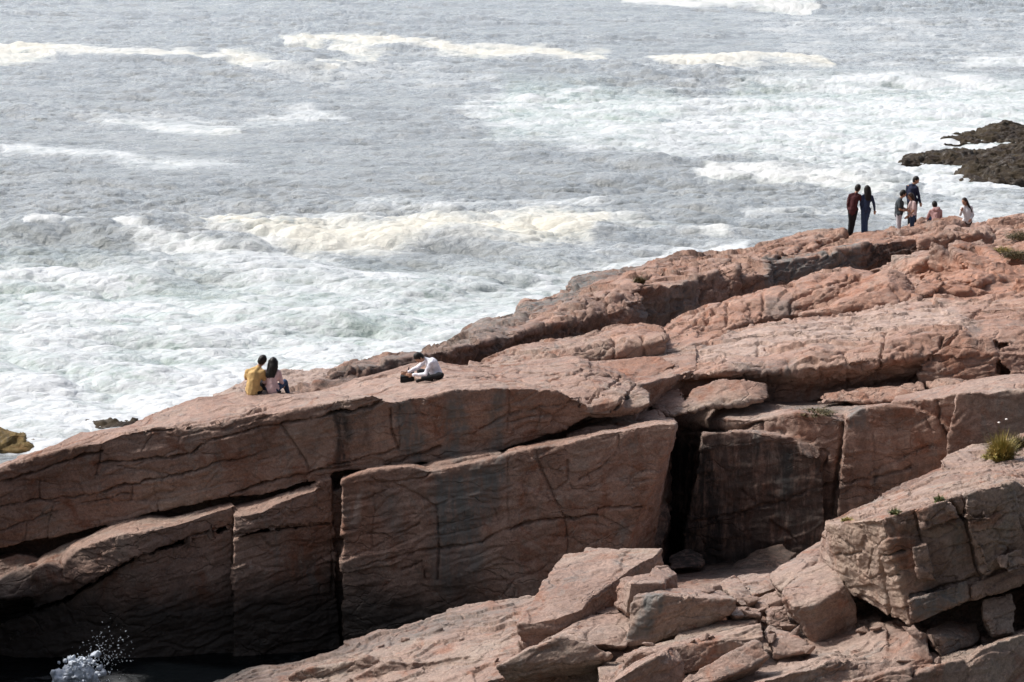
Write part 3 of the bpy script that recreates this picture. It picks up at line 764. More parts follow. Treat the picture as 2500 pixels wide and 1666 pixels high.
CR += [('M', [(100, 980), (300, 920), (560, 880), (700, 880)], 4, .09), ('M', [(860, 900), (1050, 900), (1220, 870)], 3.5, .07), ('M', [(600, 800), (800, 780), (1000, 740), (1250, 720)], 4, .08), ('M', [(300, 800), (560, 720), (900, 660), (1300, 610)], 4, .07),
       ('M', [(900, 640), (1200, 600), (1500, 560)], 3.5, .06), ('M', [(1240, 870), (1400, 840)], 4.5, .1), ('M', [(1430, 800), (1560, 780), (1700, 760)], 4, .08), ('M', [(1880, 900), (2150, 860)], 4, .07), ('M', [(1500, 640), (1780, 600), (2000, 600)], 4, .08),
       ('M', [(950, 960), (960, 1010)], 4, .08), ('M', [(1050, 880), (1060, 960)], 4, .07), ('M', [(560, 900), (580, 980)], 4, .07), ('M', [(1560, 470), (1650, 420)], 4, .08), ('M', [(1020, 480), (1200, 430), (1400, 400)], 4, .08), ('M', [(960, 520), (1100, 500), (1300, 470)], 4, .06),
       ('L', [(500, 1200), (900, 1140), (1200, 1050)], 4, .07), ('L', [(700, 1080), (1000, 1020), (1300, 990)], 3.5, .05), ('L', [(1500, 930), (1640, 980)], 4, .07)]
rockify(me, cracks=CR, stains_shade=ST, terr=0.09, terr_h=0.42, seed=3, step=0.045, groove=0.065, big=0.06, cell=1.6, bed=0.5, top_soft=0.55)
link('rock_shelf', me, GRANITE)['kind'] = 'structure'

# ------------------------------------------------------------------ far ridge where the group stands
bm = bmesh.new()
sheet(bm, [pl('L', [(-20, 1085), (160, 1050), (250, 985), (430, 900), (700, 862), (860, 830), (1000, 765), (1200, 700), (1290, 655), (1500, 620), (1860, 560)], (73, 83)),
           pl('L', [(0, 1097), (160, 1062), (300, 1040), (540, 992), (780, 930), (1090, 840), (1300, 800), (1540, 745), (1700, 692), (1860, 620)], (71, 80.5)),
           pl('L', [(0, 1180), (330, 1208), (560, 1125), (1000, 1025), (1500, 935), (1860, 860)], (71.2, 80.5))], base=-1, back=2)
sheet(bm, [pl('H', [(1110, 400), (1230, 350), (1480, 280), (1850, 226), (2000, 212)], (69.6, 72)), pl('H', [(1110, 425), (1380, 372), (1600, 320), (1850, 272), (2010, 240)], (68.8, 70.8)),
           pl('H', [(1112, 478), (1360, 445), (1700, 362), (1850, 312), (2020, 305)], (68.6, 70.6))], base=0, back=1)
sheet(bm, [pl('H', [(730, 575), (1000, 505), (1180, 470), (1330, 445)], 67), pl('H', [(725, 588), (1000, 525), (1180, 490), (1335, 455)], 66.2), pl('H', [(720, 606), (1000, 565), (1180, 525), (1340, 470)], 66.0)], base=0, back=1)
sheet(bm, [pl('L', [(1280, 640), (1400, 560), (1600, 520), (1730, 470), (1880, 400)], (83.5, 86)), pl('L', [(1275, 660), (1400, 600), (1580, 552), (1750, 508), (1860, 500)], (81, 83)),
           pl('L', [(1180, 815), (1300, 792), (1420, 770), (1540, 742), (1700, 700)], (80.5, 81.8))], base=-1, back=2)
sheet(bm, [pl('L', [(1860, 480), (2000, 400), (2353, 325)], (87, 89)) + pl('M', [(130, 290), (400, 235), (520, 200)], (89, 91)),
           pl('L', [(1850, 545), (1960, 515), (2110, 508), (2340, 450)], (82, 84)) + pl('M', [(20, 368), (140, 345), (300, 300), (400, 268), (408, 320), (520, 290)], (84, 86)),
           pl('L', [(1690, 805), (1860, 855), (2080, 865), (2340, 735)], (81.7, 83.6)) + pl('M', [(20, 625), (70, 620), (200, 545), (460, 455), (520, 440)], (83.8, 85.6))], base=-1, back=2)
sheet(bm, [pl('M', [(395, 265), (440, 240), (520, 240)], 87.5), pl('M', [(400, 285), (450, 262), (520, 250)], 86.2), pl('M', [(400, 320), (450, 320), (520, 285)], 86)], base=0, back=1)
sheet(bm, [pl('M', [(440, 330), (520, 290), (600, 240), (720, 195)], (88.5, 91)), pl('M', [(358, 390), (480, 347), (600, 312), (730, 278)], (85.4, 87)), pl('M', [(355, 480), (480, 435), (720, 365)], (85.2, 87))], base=-1, back=2)
sheet(bm, [pl('M', [(690, 195), (860, 165), (1030, 128), (1320, 62), (1500, 55), (1720, 30)], (93, 97)),
           pl('M', [(698, 205), (780, 215), (960, 186), (1330, 108), (1500, 84), (1720, 60)], (89, 93)),
           pl('M', [(705, 365), (860, 345), (960, 280), (1250, 245), (1420, 265), (1570, 280), (1590, 225), (1720, 195)], (88.8, 92.6))], base=-1, back=2)
sheet(bm, [pl('M', [(1700, 52), (1850, 25), (1960, 15), (2110, 8), (2150, 30)], (94.5, 95.5)), pl('M', [(1688, 80), (1850, 45), (1950, 38), (2090, 28), (2152, 52)], (91.2, 92.4)),
           pl('M', [(1702, 212), (1825, 225), (1950, 168), (2155, 112)], (91, 92.2))], base=-1, back=2)
sheet(bm, [pl('M', [(1830, 180), (1940, 150), (2120, 100), (2400, 20)], (92.5, 93)), pl('M', [(1830, 200), (1940, 165), (2010, 150), (2130, 125), (2400, 60)], (90.6, 91.6)), pl('M', [(1850, 225), (2120, 190), (2400, 140)], (90.4, 91.4))], base=-1, back=2)
# layered slabs up to the crest
sheet(bm, [pl('L', [(1236, 530), (1258, 432), (1400, 400), (1650, 372), (1900, 332), (1950, 290), (2340, 238)], (90, 94)) + pl('M', [(10, 212), (250, 180), (470, 160), (640, 130), (700, 100), (860, 72)], (94, 97)),
           pl('L', [(1240, 550), (1300, 500), (1480, 468), (1700, 400), (1900, 352), (2100, 338), (2340, 300)], (88, 91)) + pl('M', [(10, 240), (250, 215), (560, 190), (900, 118)], (91, 94)),
           pl('L', [(1240, 600), (1480, 520), (1900, 430), (2340, 350)], (86, 88)) + pl('M', [(10, 260), (250, 240), (560, 230), (900, 150)], (88, 92))], base=-1, back=2)
sheet(bm, [pl('M', [(180, 225), (330, 190), (470, 165), (560, 190)], (92, 93)), pl('M', [(190, 240), (380, 210), (480, 205), (640, 205)], 90.5), pl('M', [(200, 250), (380, 235), (500, 240), (640, 212)], 90.3)], base=0, back=1)
sheet(bm, [pl('M', [(510, 190), (640, 140), (900, 100), (910, 115)], (94, 95)), pl('M', [(515, 198), (700, 160), (860, 122), (912, 122)], (92, 93)), pl('M', [(520, 205), (700, 182), (860, 150), (915, 128)], (91.8, 92.8))], base=0, back=1)
sheet(bm, [pl('M', [(690, 175), (820, 150), (960, 115), (1030, 95)], (93.5, 94.5)), pl('M', [(685, 182), (830, 172), (960, 140), (1030, 105)], (91.4, 93)), pl('M', [(690, 192), (840, 190), (960, 165), (1032, 135)], (91.2, 92.8))], base=0, back=1)
sheet(bm, [pl('M', [(670, 118), (860, 58), (1000, 35), (1130, 15), (1207, 10)], (96, 98)), pl('M', [(660, 130), (850, 72), (920, 75), (1000, 62), (1210, 32)], (93.5, 95)), pl('M', [(660, 138), (860, 105), (940, 112), (1070, 95), (1212, 50)], (93.3, 94.8))], base=0, back=1)
sheet(bm, [pl('G', [(40, 930), (380, 820), (640, 772), (880, 722), (1150, 675), (1400, 640), (1500, 645), (1660, 672)], (97.5, 97.5)),
           pl('G', [(60, 938), (350, 870), (600, 822), (760, 788), (900, 745), (1100, 705), (1390, 652), (1500, 662), (1660, 690)], (95, 96.6)),
           pl('G', [(60, 975), (300, 920), (620, 872), (850, 832), (1200, 772), (1380, 738), (1660, 745)], (94.6, 96.2))], base=0, back=0.7, drop=0.1)
sheet(bm, [pl('G', [(-120, 900), (380, 825), (640, 800), (1000, 800), (1500, 780), (1960, 770)], (100, 101)), pl('G', [(-120, 930), (380, 850), (640, 825), (1000, 840), (1500, 810), (1960, 800)], (96.2, 98)),
           pl('G', [(-120, 1000), (700, 950), (1960, 840)], (94, 96))], base=-1, back=2)
sheet(bm, [pl('G', [(1400, 700), (1560, 665), (1650, 690), (1670, 730)], 97.6), pl('G', [(1380, 740), (1500, 720), (1600, 720), (1680, 745)], 96.4), pl('G', [(1300, 800), (1500, 780), (1700, 780)], 95)], base=0, back=1)
sheet(bm, [pl('G', [(1140, 655), (1250, 622), (1400, 630), (1660, 668), (1830, 690)], (104, 104)), pl('G', [(1140, 668), (1250, 640), (1400, 645), (1660, 690), (1830, 705)], (103, 103)), pl('G', [(1140, 760), (1830, 760)], (102.5, 102.5))], base=-1, back=2)
sheet(bm, [pl('G', [(1815, 690), (1960, 650), (2100, 622), (2420, 565)], (103, 104)), pl('G', [(1820, 705), (1960, 680), (2100, 660), (2130, 640), (2420, 600)], (100.5, 101)), pl('G', [(1830, 720), (2110, 752), (2220, 735), (2420, 700)], (100, 100.5))], base=-1, back=2)
sheet(bm, [pl('G', [(1960, 790), (2110, 740), (2250, 720), (2420, 640)], (100, 102)), pl('G', [(1970, 860), (2150, 830), (2250, 800), (2420, 760)], (95, 96)), pl('G', [(1960, 930), (2200, 880), (2420, 830)], (93.5, 94))], base=-1, back=2)
sheet(bm, [pl('M', [(2384, -20), (3100, -160)], (104, 106)), pl('M', [(2384, 60), (3100, -60)], (96, 98)), pl('M', [(2384, 180), (3100, 60)], (88, 89))], base=-1, back=3)
for f, h in (('L', ((1248, 530, 88), (1258, 430, 88.8), (1440, 397, 89.4), (1665, 370, 90), (1640, 430, 88.4), (1480, 505, 87.6), (1300, 540, 87.4), (1500, 380, 91))),
             ('L', ((1285, 660, 80.8), (1360, 632, 81), (1500, 600, 81.2), (1580, 553, 81.5), (1560, 640, 80.6), (1310, 705, 80.2), (1450, 590, 82.5))),
             ('L', ((1600, 565, 81.2), (1740, 498, 81.9), (1870, 478, 82.3), (1885, 515, 81.8), (1760, 590, 80.9), (1610, 600, 80.8), (1800, 470, 83.4))),
             ('L', ((1535, 675, 80.0), (1620, 610, 80.4), (1850, 592, 81.2), (1835, 650, 80.6), (1700, 695, 80.0), (1555, 725, 79.8), (1750, 590, 82))),
             ('L', ((1835, 435, 85.4), (1900, 395, 85.9), (2035, 380, 86.5), (2020, 435, 85.6), (1885, 475, 85.0), (1950, 385, 87.4))),
             ('L', ((2180, 430, 87), (2230, 390, 87.4), (2310, 370, 87.8), (2290, 430, 87), (2210, 450, 86.8), (2270, 375, 88.8))),
             ('M', ((515, 262, 88.6), (600, 215, 89.6), (760, 170, 91.2), (905, 118, 93), (908, 138, 92.4), (700, 205, 89.8), (545, 268, 88.4), (750, 165, 92.4))),
             ('M', ((290, 250, 87.4), (330, 225, 88), (460, 200, 89), (480, 225, 88.2), (380, 260, 87.2), (400, 205, 89.6))),
             ('M', ((640, 145, 93.6), (850, 65, 95), (1205, 12, 96.4), (1212, 48, 95.2), (945, 110, 93.4), (860, 100, 93.3), (700, 150, 93.2), (1000, 30, 97))),
             ('G', ((1190, 850, 92.0), (1400, 770, 92.6), (1640, 760, 93.2), (1645, 930, 92.8), (1430, 1000, 92.2), (1230, 1010, 91.9), (1500, 740, 94.4))),
             ('G', ((1648, 780, 93.0), (1820, 745, 93.6), (1960, 760, 93.8), (1980, 880, 93.2), (1660, 950, 92.7), (1800, 730, 94.8)))):
    hull(bm, [at(f, *p) for p in h])
# pale washed edge at the foot of the ridge
sheet(bm, [pl('L', [(785, 700), (830, 652), (1000, 615), (1200, 572), (1330, 555)], (85.5, 88.5)), pl('L', [(760, 770), (850, 700), (1000, 670), (1200, 630), (1330, 600)], (82.5, 85.5)), pl('L', [(755, 785), (900, 760), (1100, 720), (1330, 660)], (81, 84))], base=-1, back=1.5)
sheet(bm, [pl('L', [(240, 985), (370, 890), (500, 806), (540, 820), (760, 775), (920, 745)], (81.5, 84)), pl('L', [(240, 995), (390, 905), (540, 850), (760, 800), (940, 765)], (79.5, 82)), pl('L', [(100, 1070), (300, 990), (640, 880), (900, 810)], (76, 80))], base=-1, back=1.5)
sheet(bm, [pl('L', [(340, 960), (560, 880), (620, 870), (860, 860), (880, 850)], (76.5, 78)), pl('L', [(350, 980), (560, 905), (640, 900), (880, 880)], (75.6, 77)), pl('L', [(360, 1010), (540, 960), (880, 900)], (75.2, 76.6))], base=0, back=1)
sheet(bm, [pl('L', [(620, 850), (740, 800), (900, 770), (1000, 720), (1200, 670), (1240, 650)], (79, 83)), pl('L', [(630, 860), (760, 820), (940, 790), (1020, 750), (1240, 670)], (78, 81.5)), pl('L', [(640, 875), (860, 850), (960, 840), (1030, 790), (1180, 700)], (77.6, 81))], base=0, back=1)
me = remesh(bm, 0.044)
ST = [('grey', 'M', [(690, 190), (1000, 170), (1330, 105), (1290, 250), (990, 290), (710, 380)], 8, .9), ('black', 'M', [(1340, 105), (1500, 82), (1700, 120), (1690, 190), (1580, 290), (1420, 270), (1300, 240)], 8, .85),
      ('pale', 'M', [(1320, 110), (1345, 100), (1300, 210), (1280, 210)], 4, 1), ('grey', 'L', [(1700, 690), (2100, 560), (2353, 440), (2353, 740), (2080, 870), (1860, 860)], 20, .75),
      ('grey', 'L', [(740, 790), (780, 690), (1240, 560), (1260, 420), (1900, 320), (1900, 350), (1480, 480), (1240, 660), (900, 760)], 12, 1), ('grey', 'L', [(0, 1090), (370, 890), (500, 800), (900, 740), (900, 860), (540, 960)], 16, .8),
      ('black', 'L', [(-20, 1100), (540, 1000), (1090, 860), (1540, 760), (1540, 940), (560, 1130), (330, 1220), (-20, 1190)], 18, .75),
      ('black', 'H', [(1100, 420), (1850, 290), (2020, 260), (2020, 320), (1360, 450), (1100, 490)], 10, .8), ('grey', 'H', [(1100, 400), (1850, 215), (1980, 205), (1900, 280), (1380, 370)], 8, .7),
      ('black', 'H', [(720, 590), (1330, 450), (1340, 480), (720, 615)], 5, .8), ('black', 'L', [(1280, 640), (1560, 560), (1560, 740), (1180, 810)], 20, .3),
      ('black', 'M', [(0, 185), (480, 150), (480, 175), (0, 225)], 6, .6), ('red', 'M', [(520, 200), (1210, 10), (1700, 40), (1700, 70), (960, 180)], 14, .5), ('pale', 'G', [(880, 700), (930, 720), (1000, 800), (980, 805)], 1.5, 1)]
CR = [('L', [(1850, 590), (1850, 650), (1700, 700)], 5, .1), ('M', [(90, 370), (100, 600)], 4, .06), ('M', [(360, 330), (360, 470)], 5, .1), ('M', [(1940, 45), (1950, 165)], 5, .14), ('M', [(1780, 80), (1790, 220)], 5, .06),
      ('L', [(1560, 600), (1560, 760)], 6, .14), ('L', [(1380, 660), (1380, 770)], 5, .08), ('L', [(1280, 690), (1540, 660)], 4, .08), ('M', [(460, 350), (465, 440)], 5, .1), ('L', [(1700, 620), (1690, 700)], 5, .1), ('G', [(1250, 680), (1380, 650), (1390, 740)], 4, .06),
      ('L', [(1300, 800), (1700, 700), (1860, 640)], 5, .12)]
ST += [('red', 'M', [(-1600, -200), (2500, -200), (2500, 900), (-1600, 900)], 5, .2)]
rockify(me, cracks=CR, stains_shade=ST, terr=0.15, terr_h=0.42, seed=4, step=0.06, groove=0.085, big=0.035, mid=0.014, cell=1.5, bed=0.36, top_soft=0.25, facet=.05)
link('rock_ridge', me, GRANITE)['kind'] = 'structure'

# ------------------------------------------------------------------ pale wave-washed apron below the couple
bm = bmesh.new()
sheet(bm, [pl('H', [(560, 470), (690, 378), (800, 372), (900, 392), (1170, 368), (1300, 360)], (92, 90)), pl('H', [(120, 580), (330, 505), (560, 520), (700, 480), (1300, 430)], (87.5, 86)), pl('H', [(60, 640), (400, 620), (1300, 540)], (84, 82))], base=-1, back=2)
me = remesh(bm, 0.06)
rockify(me, stains_shade=[('pale', 'H', [(0, 0), (3000, 0), (3000, 3000), (0, 3000)], 5, .95)], seed=5, wet_shade_k=0.12, step=0.06, groove=0.1, big=0.14, cell=0.9, bed=0.4, top_soft=0.1)
link('rock_apron', me, GRANITE)['kind'] = 'structure'

# ------------------------------------------------------------------ near shelf across the gully
bm = bmesh.new()
sheet(bm, [pl('N', [(60, 800), (240, 712), (430, 662), (600, 652), (850, 590), (1100, 490), (1400, 390), (1750, 275), (2050, 210), (2353, 165), (2900, 90)], (54.2, 55)),
           pl('N', [(200, 800), (900, 660), (1300, 540), (1800, 420), (2353, 300), (2900, 200)], (52.6, 53)),
           pl('N', [(0, 1050), (900, 1000), (1700, 850), (2353, 700), (3200, 560)], (49, 48.6))], base=-1, back=0.7, drop=1.5)
sheet(bm, [pl('N', [(560, 740), (700, 675), (850, 640), (1190, 590)], (53.2, 52.8)), pl('N', [(560, 790), (640, 720), (800, 680), (892, 676), (1030, 640), (1190, 600), (1275, 645)], (51.8, 51.6)), pl('N', [(540, 950), (900, 800), (1280, 720)], (51.7, 51.5))], base=-1, back=1)
sheet(bm, [pl('N', [(1100, 740), (1330, 622), (1600, 590), (1900, 570)], (52.3, 52)), pl('N', [(1005, 785), (1330, 630), (1400, 648), (1640, 634), (1880, 590), (1935, 630)], (50.8, 50.6)), pl('N', [(990, 900), (1600, 795), (1935, 690)], (50.7, 50.4))], base=-1, back=1)
sheet(bm, [pl('N', [(1450, 560), (1640, 510), (1900, 430), (2220, 360)], (53.4, 53.4)), pl('N', [(1540, 602), (1640, 572), (1900, 497), (2060, 482), (2225, 430)], (52.2, 52)), pl('N', [(1555, 632), (1900, 552), (2060, 520), (2235, 485)], (52.0, 51.8))], base=-1, back=1)
sheet(bm, [pl('N', [(1000, 500), (1250, 420), (1500, 380), (1650, 350)], 54.4), pl('N', [(1200, 570), (1400, 480), (1550, 430), (1700, 380)], 53.2), pl('N', [(1210, 590), (1420, 510), (1570, 445), (1710, 395)], 53.1)], base=-1, back=1)
sheet(bm, [pl('N', [(1700, 760), (1900, 690), (2120, 660), (2300, 700)], 50.4), pl('N', [(1500, 860), (1700, 790), (1900, 720), (2110, 690), (2300, 760)], 49.4), pl('N', [(1500, 1000), (2300, 900)], 48.8)], base=-1, back=1)
# slab at the lower right and the low ridges in front of it
sheet(bm, [pl('J', [(-40, 1110), (350, 1000), (700, 920), (900, 868), (1100, 770), (1330, 688), (1500, 700), (1620, 760)], (47.4, 48.6)),
           pl('J', [(330, 1150), (600, 1080), (780, 1040), (850, 1000), (985, 985), (1050, 1020), (1150, 1010), (1280, 990), (1380, 960), (1470, 870), (1505, 800), (1600, 800)], (45.2, 46.6)),
           pl('J', [(330, 1300), (1000, 1220), (1060, 1115), (1390, 1062), (1500, 1000), (1640, 960)], (45.2, 46.2))], base=-1, back=1)
sheet(bm, [pl('J', [(1040, 1120), (1200, 1085), (1480, 1030)], 46), pl('J', [(1040, 1135), (1200, 1112), (1485, 1042)], 45.4), pl('J', [(1000, 1300), (1500, 1200)], 45.2)], base=-1, back=1)
sheet(bm, [pl('J', [(1480, 1090), (1570, 1030), (1880, 962), (2050, 885), (2420, 735)], (46.6, 48)), pl('J', [(1440, 1160), (1560, 1072), (1700, 1020), (1890, 975), (1905, 1000), (2035, 895), (2420, 765)], (45.4, 46.6)), pl('J', [(1400, 1400), (2420, 1300)], (45.2, 46.2))], base=-1, back=2)
sheet(bm, [pl('J', [(1480, 820), (1650, 800), (1900, 840), (2150, 800), (2420, 760)], (48.5, 49)), pl('J', [(1450, 960), (1700, 980), (2000, 900), (2420, 790)], (46.6, 47)), pl('J', [(1400, 1060), (2420, 900)], (46, 46.6))], base=-1, back=3)
sheet(bm, [pl('J', [(-900, 860), (0, 700), (500, 640), (900, 560), (1200, 560)], (51, 50.5)), pl('J', [(-900, 1050), (0, 950), (500, 920), (900, 900), (1300, 760)], (47.6, 47.6)), pl('J', [(-900, 1350), (0, 1260), (1300, 1240)], (45, 45))], base=-1, back=2)
# high block at the right and the recess under it
RB = pl('K', [(300, 985), (450, 925), (700, 790), (1000, 680), (1250, 560), (1500, 440), (1900, 320), (2500, 80)], [49.6, 49.9, 50.2, 50.5, 50.8, 51.2, 51.8, 53])
RT = pl('K', [(300, 1000), (530, 968), (850, 935), (1160, 843), (1530, 742), (1750, 690), (2230, 558), (2500, 660)], [48.9, 48.1, 47.2, 47.15, 47.25, 47.35, 47.5, 47.9])
RF = pl('J', [(970, 435), (1200, 580), (1480, 714), (1530, 700), (1800, 585), (1950, 515), (2200, 440), (2420, 360)], [48.9, 48.2, 47.2, 47.25, 47.35, 47.45, 47.6, 47.9])
sheet(bm, [RB, RT, RF], back=1.0, drop=0.6, idx=True, n=60)
for h in (((1210, 850, 47.0), (1310, 832, 46.95), (1530, 748, 47.0), (1590, 770, 47.05), (1690, 930, 47.0), (1310, 1050, 46.9), (1250, 1000, 46.95), (1400, 800, 48)),
          ((1180, 1240, 46.95), (1340, 1195, 46.95), (1440, 1566, 46.95), (1250, 1580, 46.95), (1300, 1200, 48), (1400, 1560, 48)),
          ((1760, 690, 47.1), (2000, 600, 47.15), (2230, 560, 47.3), (2340, 1060, 47.3), (1900, 1566, 47.2), (1740, 940, 47.1), (2000, 700, 48.5), (2200, 1400, 48.5)),
          ((2060, 1360, 47.05), (2330, 1250, 47.15), (2420, 1420, 47.15), (2190, 1480, 47.0), (2100, 1440, 47.0), (2300, 1300, 48))):
    hull(bm, [at('K', *p) for p in h])
for h in (((1468, 540, 46.85), (1510, 505, 46.95), (1790, 425, 47.05), (1905, 395, 47.15), (1925, 515, 47.1), (1530, 702, 46.9), (1500, 690, 46.9), (1700, 500, 48), (1850, 450, 48)),
          ((1940, 420, 47.25), (2250, 290, 47.5), (2420, 260, 47.7), (2420, 350, 47.6), (1950, 525, 47.2), (2200, 350, 48.6))):
    hull(bm, [at('J', *p) for p in h])
sheet(bm, [pl('J', [(960, 420), (1400, 520), (1900, 420), (2500, 260)], (52, 52)), pl('J', [(1000, 520), (1400, 600), (1900, 560), (2500, 380)], (50, 49.2)), pl('J', [(1000, 860), (2500, 780)], (49.8, 49))], base=-1, back=2)
sheet(bm, [pl('J', [(2392, -150), (3300, -420)], 53), pl('J', [(2392, 60), (3300, -160)], 48.2), pl('J', [(2392, 620), (3300, 400)], 48)], base=-1, back=2)
# ledge under the tuft
sheet(bm, [pl('K', [(1700, 210), (1950, 170), (2240, 110), (2353, 30), (2600, -60)], (55, 56)), pl('K', [(1600, 330), (1850, 300), (2200, 210), (2353, 150), (2600, 60)], (53, 53.6)), pl('K', [(1500, 470), (1900, 380), (2600, 200)], (51.6, 52))], base=-1, back=1)
me = remesh(bm, 0.022)
CR = [('K', [(1600, 750), (1690, 900), (1740, 940)], 7, .16), ('K', [(1740, 940), (1950, 930), (2150, 840)], 5, .08), ('K', [(1720, 700), (1740, 930), (1830, 1250), (1900, 1566)], 6, .10), ('K', [(1210, 860), (1250, 1010), (1290, 1170)], 6, .10),
      ('K', [(1320, 1050), (1500, 1000), (1690, 930)], 4.5, .08), ('K', [(400, 1290), (650, 1290)], 5, .08), ('K', [(830, 1300), (870, 1320), (1100, 1265)], 6, .12), ('K', [(840, 1300), (850, 1450), (880, 1566)], 6, .12),
      ('J', [(1250, 180), (1290, 420), (1320, 540), (1330, 680)], 5, .1), ('J', [(1490, 490), (1850, 390), (2030, 330), (2353, 250)], 6, .16), ('K', [(2250, 760), (2340, 1050)], 4, .06), ('J', [(1150, 360), (1250, 330)], 4, .06),
      ('J', [(1060, 470), (1180, 540)], 4, .05), ('K', [(1100, 750), (1300, 720), (1560, 710)], 4, .05), ('K', [(530, 970), (660, 900), (900, 840), (1040, 830)], 5, .08), ('K', [(1500, 560), (1900, 480), (2300, 440)], 4, .04),
      ('K', [(1700, 560), (2000, 500), (2353, 480)], 5, .07), ('K', [(2200, 320), (2353, 240)], 5, .07), ('K', [(440, 1130), (560, 1240), (620, 1480)], 4, .05), ('K', [(700, 1090), (760, 1250), (720, 1500)], 4, .05), ('J', [(1310, 340), (1400, 330)], 4, .06)]
ST = [('tan', 'K', [(290, 980), (850, 935), (960, 1200), (1060, 1420), (1165, 2045), (945, 1990), (590, 1715), (440, 1650)], 10, 1), ('pale', 'K', [(1320, 1050), (1500, 1000), (1660, 950), (1665, 1400), (1600, 1400), (1540, 1180), (1420, 1140)], 8, .8),
      ('pale', 'K', [(1760, 960), (1820, 1100), (1940, 1520), (1890, 1540), (1800, 1200)], 8, .6), ('grey', 'N', [(850, 600), (1750, 280), (2300, 200), (2100, 330), (1300, 560)], 18, .55), ('grey', 'J', [(1480, 480), (1920, 390), (1920, 530), (1520, 700)], 8, .8),
      ('black', 'K', [(1100, 900), (1200, 860), (1290, 1200), (1180, 1300), (1180, 1566), (1080, 1500)], 8, .5), ('pale', 'N', [(330, 690), (430, 650), (520, 700), (450, 760)], 10, .7), ('pale', 'J', [(0, 1110), (700, 920), (1300, 720), (1480, 800), (900, 960), (300, 1140)], 12, .4)]
rockify(me, cracks=CR, stains_shade=ST, terr=0.05, terr_h=0.2, terr_face=0.12, seed=6, step=0.025, groove=0.04, big=0.025, mid=0.012, cell=0.9, bed=0.28, dip=0.22, top_soft=0.3, facet=0.022)
link('rock_bench', me, TALUS)['kind'] = 'structure'

# ------------------------------------------------------------------ loose boulders
def boulder(frame, pts, label, extra=None, voxel=0.024, seed=0, mat=None, tone=None, stains_shade=(), group='loose boulders of the rock fall', rough=1.0, bulk=True):
    b = bmesh.new()
    P = [at(frame, *p) for p in pts]
    if bulk:                                   # hidden underside and back of the stone
        c = np.mean(P, 0)
        P += [c + (p - c) * 0.75 + np.array((0.05, 0.55, -0.35)) for p in P]
    hull(b, P)
    m_ = remesh(b, voxel)
    rockify(m_, big=0.025 * rough, mid=0.012 * rough, step=0.018 * rough, groove=0.025 * rough, cell=0.7, bed=0.22, seed=seed, stains_shade=stains_shade, fine=0.004, top_soft=0.3, facet=0.025 * rough)
    base = get_co(m_)
    o = np.array((base[:, 0].mean(), base[:, 1].mean(), base[:, 2].min()))
    ob = link('boulder', m_, mat or TALUS)
    tag(ob, label, 'boulder', group)
    return ob


def slab(frame, pts, ref, thick, label, seed, extra=(), **kw):
    p0, p1, p2 = [at(frame, *r) for r in ref]
    n = np.cross(p1 - p0, p2 - p0); n /= np.linalg.norm(n)
    if n[2] < 0: n = -n
    top = [on_plane(frame, x, y, p0, n) for x, y in pts]
    b = bmesh.new()
    # extrude the outline of the top face through the slab's thickness
    vt = [b.verts.new(p) for p in top]
    vb = [b.verts.new(p - n * thick + np.array((0, 0.0, 0))) for p in top]
    k = len(top)
    fs = [b.faces.new(vt), b.faces.new(vb[::-1])]
    for i in range(k): fs.append(b.faces.new((vt[i], vb[i], vb[(i + 1) % k], vt[(i + 1) % k])))
    bmesh.ops.triangulate(b, faces=fs[:2])
    bmesh.ops.recalc_face_normals(b, faces=b.faces[:])
    m_ = remesh(b, 0.024)
    rockify(m_, facet=.02, big=0.02, mid=0.014, step=0.02, groove=0.02, cell=0.9, bed=0.3, seed=seed, fine=0.004, top_soft=0.2, stains_shade=kw.get('stains_shade', ()), cracks=kw.get('cracks', ()))
    return tag(link('boulder', m_, TALUS), label, 'boulder', 'loose boulders of the rock fall')


slab('I', [(240, 880), (340, 720), (430, 600), (520, 440), (620, 290), (700, 205), (875, 195), (895, 145), (1250, 150), (1635, 150), (1560, 230), (1470, 270), (1380, 320), (1230, 430), (1110, 510), (950, 620), (870, 730), (600, 830), (420, 860)],
     ((240, 880, 49.2), (870, 740, 49.4), (1250, 150, 52.2)), 0.55, 'largest flat tilted slab, pink top in full light, leaning against the dark cliff foot', 31)
boulder('I', ((1232, 432, 49.9), (1335, 490, 49.0), (1650, 490, 49.2), (1512, 392, 50.3), (1660, 395, 50.3), (1283, 768, 49.0), (1188, 690, 49.8), (1395, 778, 49.1), (1655, 700, 49.3)),
        'square-edged block with flat top beside the biggest slab, a small stone resting on it', seed=32)
boulder('I', ((1512, 412, 49.9), (1570, 316, 50.5), (1690, 322, 50.6), (1782, 395, 50.3), (1786, 545, 50.2), (1672, 445, 49.7), (1664, 540, 49.8), (1520, 440, 49.9)),
        'small cube-like stone perched on the flat-topped square block', seed=33, voxel=0.02, rough=.8)
boulder('I', ((1352, 610, 48.5), (1580, 537, 49.6), (1640, 605, 48.2), (2200, 545, 49.6), (2353, 645, 48.3), (2340, 710, 48.3), (1290, 1080, 48.3), (1310, 940, 48.3), (1700, 1010, 48.35), (2200, 830, 48.4), (1400, 760, 48.35)),
        'long dark-fronted wedge with a grey weathered left nose, right of the square block', seed=34,
        stains_shade=[('grey', 'I', [(1480, 560), (1640, 540), (1660, 640), (1500, 980), (1290, 1090), (1380, 800)], 8, .9)])
boulder('I', ((50, 1282, 47.7), (340, 1130, 47.8), (660, 990, 47.9), (800, 1095, 47.85), (1000, 1092, 47.85), (1140, 1180, 47.8), (1100, 1230, 47.9), (130, 1420, 47.85), (70, 1340, 47.8), (640, 975, 49), (340, 1110, 48.8)),
        'long low wedge with grey shaded front, in front of the biggest slab', seed=35)
